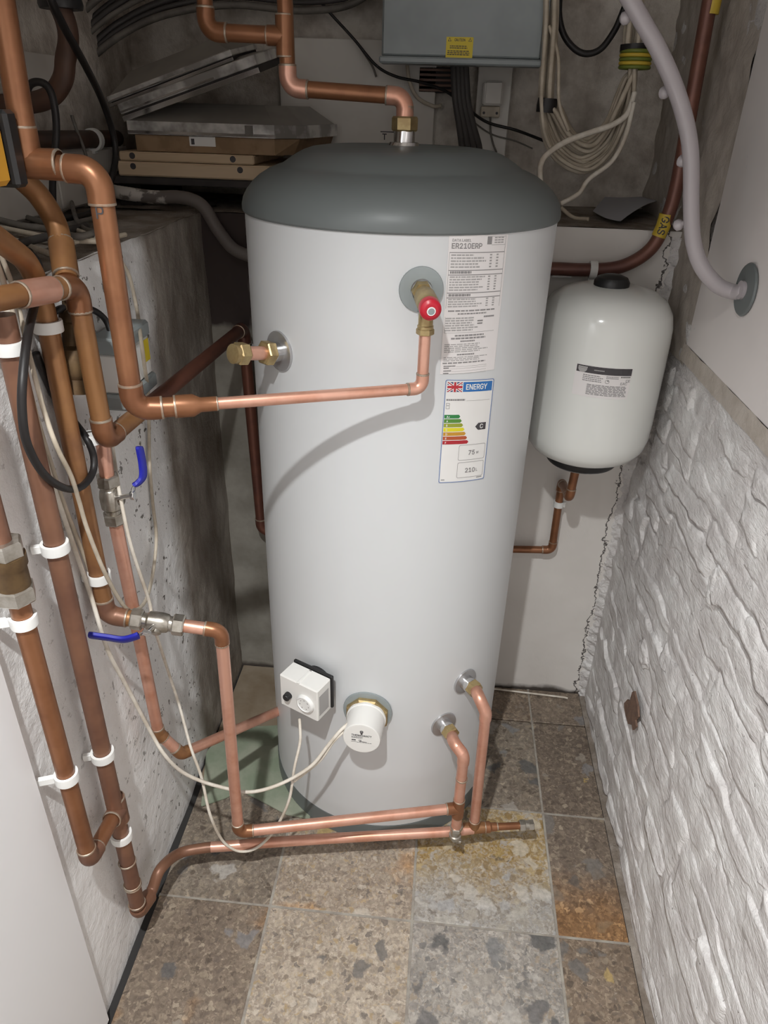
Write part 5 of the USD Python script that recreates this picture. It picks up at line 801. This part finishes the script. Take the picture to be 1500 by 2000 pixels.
# tangle of cables lying on the left ledge
tang = [('cable_white', 0.0045), ('cable_cream', 0.004), ('cable_white', 0.004), ('cable_grey', 0.0055), ('cable_grey', 0.005), ('cable_cream', 0.0038), ('cable_dark', 0.006), ('cable_grey', 0.004)]
LEDGE = [[(-0.7365, 1.1624, 1.2885), (-0.6614, 1.1045, 1.2885), (-0.5905, 1.0394, 1.2885), (-0.5442, 1.0007, 1.2885)],
         [(-0.7709, 1.2216, 1.2910), (-0.6911, 1.1740, 1.2910), (-0.6267, 1.1325, 1.2910), (-0.5751, 1.1110, 1.2910), (-0.5280, 1.1139, 1.2910)],
         [(-0.6351, 1.1967, 1.2940), (-0.6035, 1.1885, 1.2940), (-0.5506, 1.1379, 1.2940), (-0.5176, 1.1471, 1.2940)],
         [(-0.7879, 1.2536, 1.2985), (-0.6961, 1.1862, 1.2985), (-0.6341, 1.1579, 1.2985), (-0.5621, 1.1036, 1.2985), (-0.5512, 1.1594, 1.2985)],
         [(-0.8942, 1.4291, 1.2890), (-0.8129, 1.3759, 1.2890), (-0.7392, 1.3121, 1.2890), (-0.6694, 1.2670, 1.2890), (-0.6538, 1.3522, 1.2890), (-0.6423, 1.4149, 1.2890)],
         [(-0.5696, 1.0754, 1.2908), (-0.5614, 1.1161, 1.2908), (-0.5365, 1.1329, 1.2908), (-0.5233, 1.1893, 1.2908)],
         [(-0.6693, 1.0521, 1.2960), (-0.6242, 1.0273, 1.2960), (-0.6151, 1.0668, 1.2960), (-0.6073, 1.1452, 1.2960), (-0.6062, 1.2320, 1.2960)],
         [(-0.7682, 1.5116, 1.2970), (-0.6450, 1.2764, 1.2970), (-0.5752, 1.1746, 1.2970), (-0.5339, 1.1865, 1.2970)]]
names = ['thick white cable nearest the edge of the left ledge', 'cream cable lying straight along the left ledge', 'white cable between the two copper drops on the left ledge', 'dusty grey cable under the trunking on the left ledge', 'dusty grey cable curving furthest back on the left ledge', 'cream cable end beside the concrete corner of the ledge', 'dark cable crossing under the others on the left ledge', 'thin grey cable dropping from the trunking end']
for (mat_, r_), P3, nm in zip(tang, LEDGE, names): cable('ledge_cable', P3, r_, mat_, nm, 'cable', 'cables on the left ledge')
cable('grey_wire', [(-0.7600, 1.5560, 1.4513), (-0.7550, 1.5569, 1.4246), (-0.7450, 1.5519, 1.3978), (-0.7400, 1.5514, 1.3657), (-0.7350, 1.5412, 1.3193), (-0.7300, 1.5410, 1.2856)], 0.0032, 'cable_grey', 'thin grey wire hanging over the dark horizontal pipe')
# coil of dark cables high at the back
for i in range(9):
    t = i / 8; dx, dz = 14 * i, 0
    cable('dark_cable', [A(-0.83, 1.78 + 0.012 * (i % 3), 1.54 + 0.0145 * i), A(-0.76, 1.83 + 0.012 * (i % 3), 1.60 + 0.0145 * i), A(-0.66, 1.86 + 0.012 * (i % 3), 1.645 + 0.0145 * i), A(-0.52, 1.90, 1.670 + 0.0145 * i), A(-0.36, 1.925 - 0.004 * (i % 3), 1.665 + 0.0145 * i), A(-0.24, 1.93, 1.685 + 0.0145 * i), A(-0.15, 1.92, 1.76 + 0.0145 * i)], 0.0055 if i % 2 else 0.0075, 'cable_dark' if i % 3 else 'cable_grey', ('grey' if i % 3 == 0 else 'black') + ' cable of the coil at the top behind the copper tee', 'cable', 'coil of cables at the top')
cable('black_wire', [(-0.3530, 1.9300, 1.7128), (-0.3079, 1.9300, 1.6670), (-0.2499, 1.9300, 1.6155), (-0.1964, 1.9300, 1.5644), (-0.1485, 1.9300, 1.5434), (-0.0949, 1.9300, 1.5345), (-0.0342, 1.9000, 1.5171), (0.0085, 1.8800, 1.4907), (0.0648, 1.9200, 1.4581), (0.1377, 1.9200, 1.4423), (0.2111, 1.8600, 1.4200)], 0.0032, 'black_rubber', 'thin black wire slanting across the boards below the switch box')
cable('grey_wire', [(-0.2388, 1.9550, 1.6027), (-0.2109, 1.9550, 1.5682), (-0.1984, 1.9550, 1.5431)], 0.0025, 'cable_grey', 'short grey wire at the left of the switch box')
cable('cream_cable', [(-0.1259, 1.9300, 1.5690), (-0.1191, 1.9400, 1.5342), (-0.1006, 1.9550, 1.5040), (-0.0635, 1.9600, 1.4872), (-0.0431, 1.9650, 1.4888)], 0.0042, 'cable_cream', 'pale cable curling below the switch box left of the vent')
cable('grey_wire', [(0.0742, 1.9450, 1.4687), (0.0772, 1.9500, 1.4399), (0.0860, 1.9500, 1.4130), (0.0965, 1.9500, 1.3936)], 0.0022, 'cable_grey', 'thin grey wire hanging from the small controller')
cable('grey_wire', [(0.0295, 1.9550, 1.4599), (0.0806, 1.9550, 1.4323), (0.1367, 1.9550, 1.4198), (0.1797, 1.9400, 1.4053)], 0.0018, 'cable_grey', 'very thin grey wire across the narrow board')
for i in range(4):
    o_ = 7.5 * i
    pts_ = [[(-0.0195, 1.8600, 1.5728), (-0.0156, 1.8700, 1.5347), (-0.0092, 1.8700, 1.4952), (0.0024, 1.8600, 1.4500), (0.0113, 1.8400, 1.4096), (0.0173, 1.8000, 1.3754)],
    [(-0.0111, 1.8600, 1.5729), (-0.0065, 1.8700, 1.5349), (-0.0000, 1.8700, 1.4955), (0.0128, 1.8600, 1.4503), (0.0240, 1.8400, 1.4099), (0.0299, 1.8000, 1.3758)],
    [(-0.0027, 1.8600, 1.5731), (0.0026, 1.8700, 1.5351), (0.0092, 1.8700, 1.4957), (0.0232, 1.8600, 1.4506), (0.0367, 1.8400, 1.4103), (0.0425, 1.8000, 1.3762)],
    [(0.0056, 1.8600, 1.5733), (0.0116, 1.8700, 1.5353), (0.0183, 1.8700, 1.4959), (0.0335, 1.8600, 1.4509), (0.0494, 1.8400, 1.4107), (0.0550, 1.8000, 1.3766)]][i]
    cable('black_supply_cable', pts_, 0.0075, 'cable_dark', ['leftmost', 'second', 'third', 'rightmost'][i] + ' of the four dark supply cables under the switch box', 'cable', 'supply cables below the switch box')
# hank of white cables at the right
HK = [[(0.1521, 1.7422, 1.6893), (0.1591, 1.7422, 1.6228), (0.1623, 1.7422, 1.5531), (0.1674, 1.7422, 1.4987), (0.1849, 1.7422, 1.4312), (0.2209, 1.7422, 1.3892), (0.2768, 1.7422, 1.3715), (0.3244, 1.7422, 1.4043), (0.3437, 1.7422, 1.4617), (0.3502, 1.7422, 1.5089), (0.3406, 1.7422, 1.5643), (0.3471, 1.7422, 1.5992), (0.3418, 1.7422, 1.6514), (0.3341, 1.7422, 1.7002)],
      [(0.1520, 1.7239, 1.6871), (0.1589, 1.7239, 1.6213), (0.1621, 1.7239, 1.5524), (0.1671, 1.7239, 1.4986), (0.1846, 1.7239, 1.4357), (0.2227, 1.7239, 1.3943), (0.2811, 1.7239, 1.3767), (0.3198, 1.7239, 1.4090), (0.3396, 1.7239, 1.4602), (0.3496, 1.7239, 1.5112), (0.3428, 1.7239, 1.5635), (0.3418, 1.7239, 1.5979), (0.3366, 1.7239, 1.6496), (0.3290, 1.7239, 1.6978)],
      [(0.1544, 1.7356, 1.6885), (0.1614, 1.7356, 1.6223), (0.1647, 1.7356, 1.5529), (0.1698, 1.7356, 1.4987), (0.1874, 1.7356, 1.4394), (0.2201, 1.7356, 1.3977), (0.2697, 1.7356, 1.3790), (0.3206, 1.7356, 1.4125), (0.3387, 1.7356, 1.4727), (0.3433, 1.7356, 1.5138), (0.3367, 1.7356, 1.5639), (0.3424, 1.7356, 1.5987), (0.3371, 1.7356, 1.6507), (0.3295, 1.7356, 1.6993)],
      [(0.1570, 1.7482, 1.6901), (0.1641, 1.7482, 1.6234), (0.1674, 1.7482, 1.5535), (0.1726, 1.7482, 1.4989), (0.1904, 1.7482, 1.4431), (0.2247, 1.7482, 1.4013), (0.2759, 1.7482, 1.3821), (0.3217, 1.7482, 1.4160), (0.3402, 1.7482, 1.4732), (0.3471, 1.7482, 1.5166), (0.3426, 1.7482, 1.5646), (0.3431, 1.7482, 1.5995), (0.3379, 1.7482, 1.6519), (0.3302, 1.7482, 1.7009)],
      [(0.1594, 1.7583, 1.6913), (0.1665, 1.7583, 1.6242), (0.1699, 1.7583, 1.5539), (0.1751, 1.7583, 1.4991), (0.1931, 1.7583, 1.4469), (0.2322, 1.7583, 1.4051), (0.2897, 1.7583, 1.3876), (0.3223, 1.7583, 1.4197), (0.3423, 1.7583, 1.4680), (0.3551, 1.7583, 1.5195), (0.3521, 1.7583, 1.5652), (0.3434, 1.7583, 1.6002), (0.3381, 1.7583, 1.6529), (0.3305, 1.7583, 1.7021)],
      [(0.1621, 1.7721, 1.6930), (0.1693, 1.7721, 1.6254), (0.1727, 1.7721, 1.5546), (0.1781, 1.7721, 1.4993), (0.1962, 1.7721, 1.4507), (0.2290, 1.7721, 1.4085), (0.2763, 1.7721, 1.3901), (0.3235, 1.7721, 1.4232), (0.3415, 1.7721, 1.4821), (0.3478, 1.7721, 1.5222), (0.3469, 1.7721, 1.5657), (0.3443, 1.7721, 1.6011), (0.3390, 1.7721, 1.6542), (0.3313, 1.7721, 1.7038)],
      [(0.1625, 1.7603, 1.6916), (0.1697, 1.7603, 1.6245), (0.1731, 1.7603, 1.5541), (0.1784, 1.7603, 1.4992), (0.1965, 1.7603, 1.4549), (0.2317, 1.7603, 1.4132), (0.2820, 1.7603, 1.3947), (0.3201, 1.7603, 1.4276), (0.3387, 1.7603, 1.4804), (0.3487, 1.7603, 1.5245), (0.3487, 1.7603, 1.5653), (0.3403, 1.7603, 1.6002), (0.3351, 1.7603, 1.6530), (0.3274, 1.7603, 1.7023)],
      [(0.1635, 1.7555, 1.6910), (0.1707, 1.7555, 1.6241), (0.1742, 1.7555, 1.5539), (0.1795, 1.7555, 1.4992), (0.1975, 1.7555, 1.4590), (0.2281, 1.7555, 1.4173), (0.2706, 1.7555, 1.3986), (0.3179, 1.7555, 1.4317), (0.3350, 1.7555, 1.4910), (0.3406, 1.7555, 1.5268), (0.3437, 1.7555, 1.5649), (0.3376, 1.7555, 1.5998), (0.3324, 1.7555, 1.6525), (0.3249, 1.7555, 1.7017)],
      [(0.1665, 1.7719, 1.6930), (0.1738, 1.7719, 1.6255), (0.1773, 1.7719, 1.5546), (0.1828, 1.7719, 1.4994), (0.2010, 1.7719, 1.4628), (0.2333, 1.7719, 1.4209), (0.2773, 1.7719, 1.4043), (0.3196, 1.7719, 1.4352), (0.3372, 1.7719, 1.4914), (0.3453, 1.7719, 1.5298), (0.3492, 1.7719, 1.5658), (0.3390, 1.7719, 1.6009), (0.3338, 1.7719, 1.6541), (0.3262, 1.7719, 1.7037)],
      [(0.1680, 1.7727, 1.6931), (0.1754, 1.7727, 1.6256), (0.1790, 1.7727, 1.5547), (0.1844, 1.7727, 1.4994), (0.2027, 1.7727, 1.4668), (0.2359, 1.7727, 1.4250), (0.2808, 1.7727, 1.4064), (0.3185, 1.7727, 1.4392), (0.3363, 1.7727, 1.4927), (0.3462, 1.7727, 1.5324), (0.3507, 1.7727, 1.5658), (0.3374, 1.7727, 1.6010), (0.3322, 1.7727, 1.6541), (0.3246, 1.7727, 1.7038)],
      [(0.1667, 1.7437, 1.6897), (0.1740, 1.7437, 1.6232), (0.1775, 1.7437, 1.5535), (0.1829, 1.7437, 1.4991), (0.2009, 1.7437, 1.4710), (0.2351, 1.7437, 1.4300), (0.2808, 1.7437, 1.4112), (0.3120, 1.7437, 1.4438), (0.3299, 1.7437, 1.4927), (0.3420, 1.7437, 1.5341), (0.3463, 1.7437, 1.5645), (0.3301, 1.7437, 1.5989), (0.3251, 1.7437, 1.6512), (0.3177, 1.7437, 1.7001)],
      [(0.1713, 1.7761, 1.6936), (0.1788, 1.7761, 1.6259), (0.1824, 1.7761, 1.5549), (0.1879, 1.7761, 1.4995), (0.2063, 1.7761, 1.4748), (0.2412, 1.7761, 1.4332), (0.2871, 1.7761, 1.4155), (0.3166, 1.7761, 1.4471), (0.3347, 1.7761, 1.4955), (0.3480, 1.7761, 1.5377), (0.3529, 1.7761, 1.5660), (0.3345, 1.7761, 1.6011), (0.3294, 1.7761, 1.6544), (0.3219, 1.7761, 1.7042)],
      [(0.1681, 1.7282, 1.6878), (0.1754, 1.7282, 1.6220), (0.1790, 1.7282, 1.5529), (0.1843, 1.7282, 1.4990), (0.2022, 1.7282, 1.4789), (0.2363, 1.7282, 1.4384), (0.2801, 1.7282, 1.4223), (0.3068, 1.7282, 1.4518), (0.3244, 1.7282, 1.4977), (0.3381, 1.7282, 1.5386), (0.3433, 1.7282, 1.5637), (0.3237, 1.7282, 1.5978), (0.3188, 1.7282, 1.6497), (0.3115, 1.7282, 1.6981)],
      [(0.1713, 1.7462, 1.6900), (0.1787, 1.7462, 1.6235), (0.1823, 1.7462, 1.5537), (0.1878, 1.7462, 1.4993), (0.2059, 1.7462, 1.4828), (0.2341, 1.7462, 1.4419), (0.2687, 1.7462, 1.4227), (0.3087, 1.7462, 1.4554), (0.3244, 1.7462, 1.5113), (0.3321, 1.7462, 1.5415), (0.3450, 1.7462, 1.5645), (0.3254, 1.7462, 1.5990), (0.3204, 1.7462, 1.6514), (0.3131, 1.7462, 1.7003)],
      [(0.1732, 1.7504, 1.6906), (0.1806, 1.7504, 1.6239), (0.1843, 1.7504, 1.5540), (0.1898, 1.7504, 1.4994), (0.2080, 1.7504, 1.4867), (0.2391, 1.7504, 1.4459), (0.2771, 1.7504, 1.4287), (0.3082, 1.7504, 1.4593), (0.3248, 1.7504, 1.5092), (0.3365, 1.7504, 1.5442), (0.3466, 1.7504, 1.5648), (0.3244, 1.7504, 1.5993), (0.3195, 1.7504, 1.6518), (0.3121, 1.7504, 1.7009)],
      [(0.1751, 1.7551, 1.6912), (0.1826, 1.7551, 1.6243), (0.1863, 1.7551, 1.5542), (0.1919, 1.7551, 1.4995), (0.2101, 1.7551, 1.4906), (0.2386, 1.7551, 1.4497), (0.2721, 1.7551, 1.4323), (0.3078, 1.7551, 1.4631), (0.3235, 1.7551, 1.5165), (0.3331, 1.7551, 1.5468), (0.3474, 1.7551, 1.5650), (0.3236, 1.7551, 1.5995), (0.3186, 1.7551, 1.6522), (0.3113, 1.7551, 1.7014)]]
for i, pts_ in enumerate(HK): cable('hank_cable', pts_, 0.0042 if i % 3 else 0.005, 'cable_cream', 'cream cable of the hank hanging right of the switch box', 'cable', 'hank of cream cables')
single('tape_band', lathe([(0.0, -0.013), (0.020, -0.013), (0.021, 0), (0.020, 0.013), (0, 0.013)], (0.1805, 1.7400, 1.4935), (0.05, 0, 1), 24), 'black_rubber', 'black tape round the left side of the cable hank', 'tape')
single('tape_band', lathe([(0.0, -0.006), (0.0285, -0.006), (0.0285, 0.006), (0, 0.006)], (0.3399, 1.7400, 1.5980), (-0.05, 0, 1), 24), 'black_rubber', 'black tape round the right side of the cable hank', 'tape')
gt = thing('earth_wire_binding', 'green and yellow wire wound round the right side of the hank', 'binding', (0.3424, 1.7400, 1.5747))
for i in range(5): part(gt, 'turn', trimesh.creation.torus(0.0285, 0.0036, major_sections=28, minor_sections=8, transform=trimesh.transformations.translation_matrix(A(*(0.3454, 1.7400, 1.5643)) + A(-0.0004 * i, 0, 0.0068 * i))), 'tape_green' if i % 2 == 0 else 'gas_tape', smooth=True)
cable('white_cable', [(0.1938, 1.6600, 1.2863), (0.1843, 1.6600, 1.3260), (0.1766, 1.6600, 1.3599), (0.1741, 1.6600, 1.3867), (0.1870, 1.6700, 1.4073), (0.2226, 1.6900, 1.4292), (0.2729, 1.7000, 1.4481), (0.3127, 1.7050, 1.4621), (0.3406, 1.7100, 1.4830), (0.3506, 1.7200, 1.5213)], 0.0058, 'cable_white', 'thick white cable crossing in front of the hank and dropping behind the lid')
cable('white_cable', [(0.3500, 1.7100, 1.5032), (0.3429, 1.7000, 1.4437), (0.3217, 1.6900, 1.3963), (0.2788, 1.6800, 1.3618), (0.2621, 1.6800, 1.3338), (0.2279, 1.6800, 1.3126)], 0.0048, 'cable_white', 'white cable trailing down from the hank to the ledge')
cable('black_cable', [(0.1855, 1.8000, 1.7050), (0.1897, 1.8000, 1.6542), (0.2089, 1.8000, 1.6152), (0.2441, 1.8000, 1.5909), (0.2799, 1.8000, 1.5962), (0.3050, 1.8000, 1.6302), (0.3195, 1.8000, 1.6735)], 0.0065, 'black_rubber', 'black cable loop hanging inside the hank at the top right')
cable('cream_cable', [(0.1648, 1.7300, 1.6304), (0.1901, 1.7300, 1.5796), (0.2025, 1.7200, 1.4995), (0.2287, 1.7200, 1.4492)], 0.0036, 'cable_cream', 'loose cream cable along the edge of the switch box')
cable('cream_cable', [(0.2289, 1.6800, 1.3055), (0.2605, 1.6916, 1.2850), (0.2907, 1.6757, 1.2850)], 0.0042, 'cable_cream', 'cream cable end lying on the ledge behind the lid')
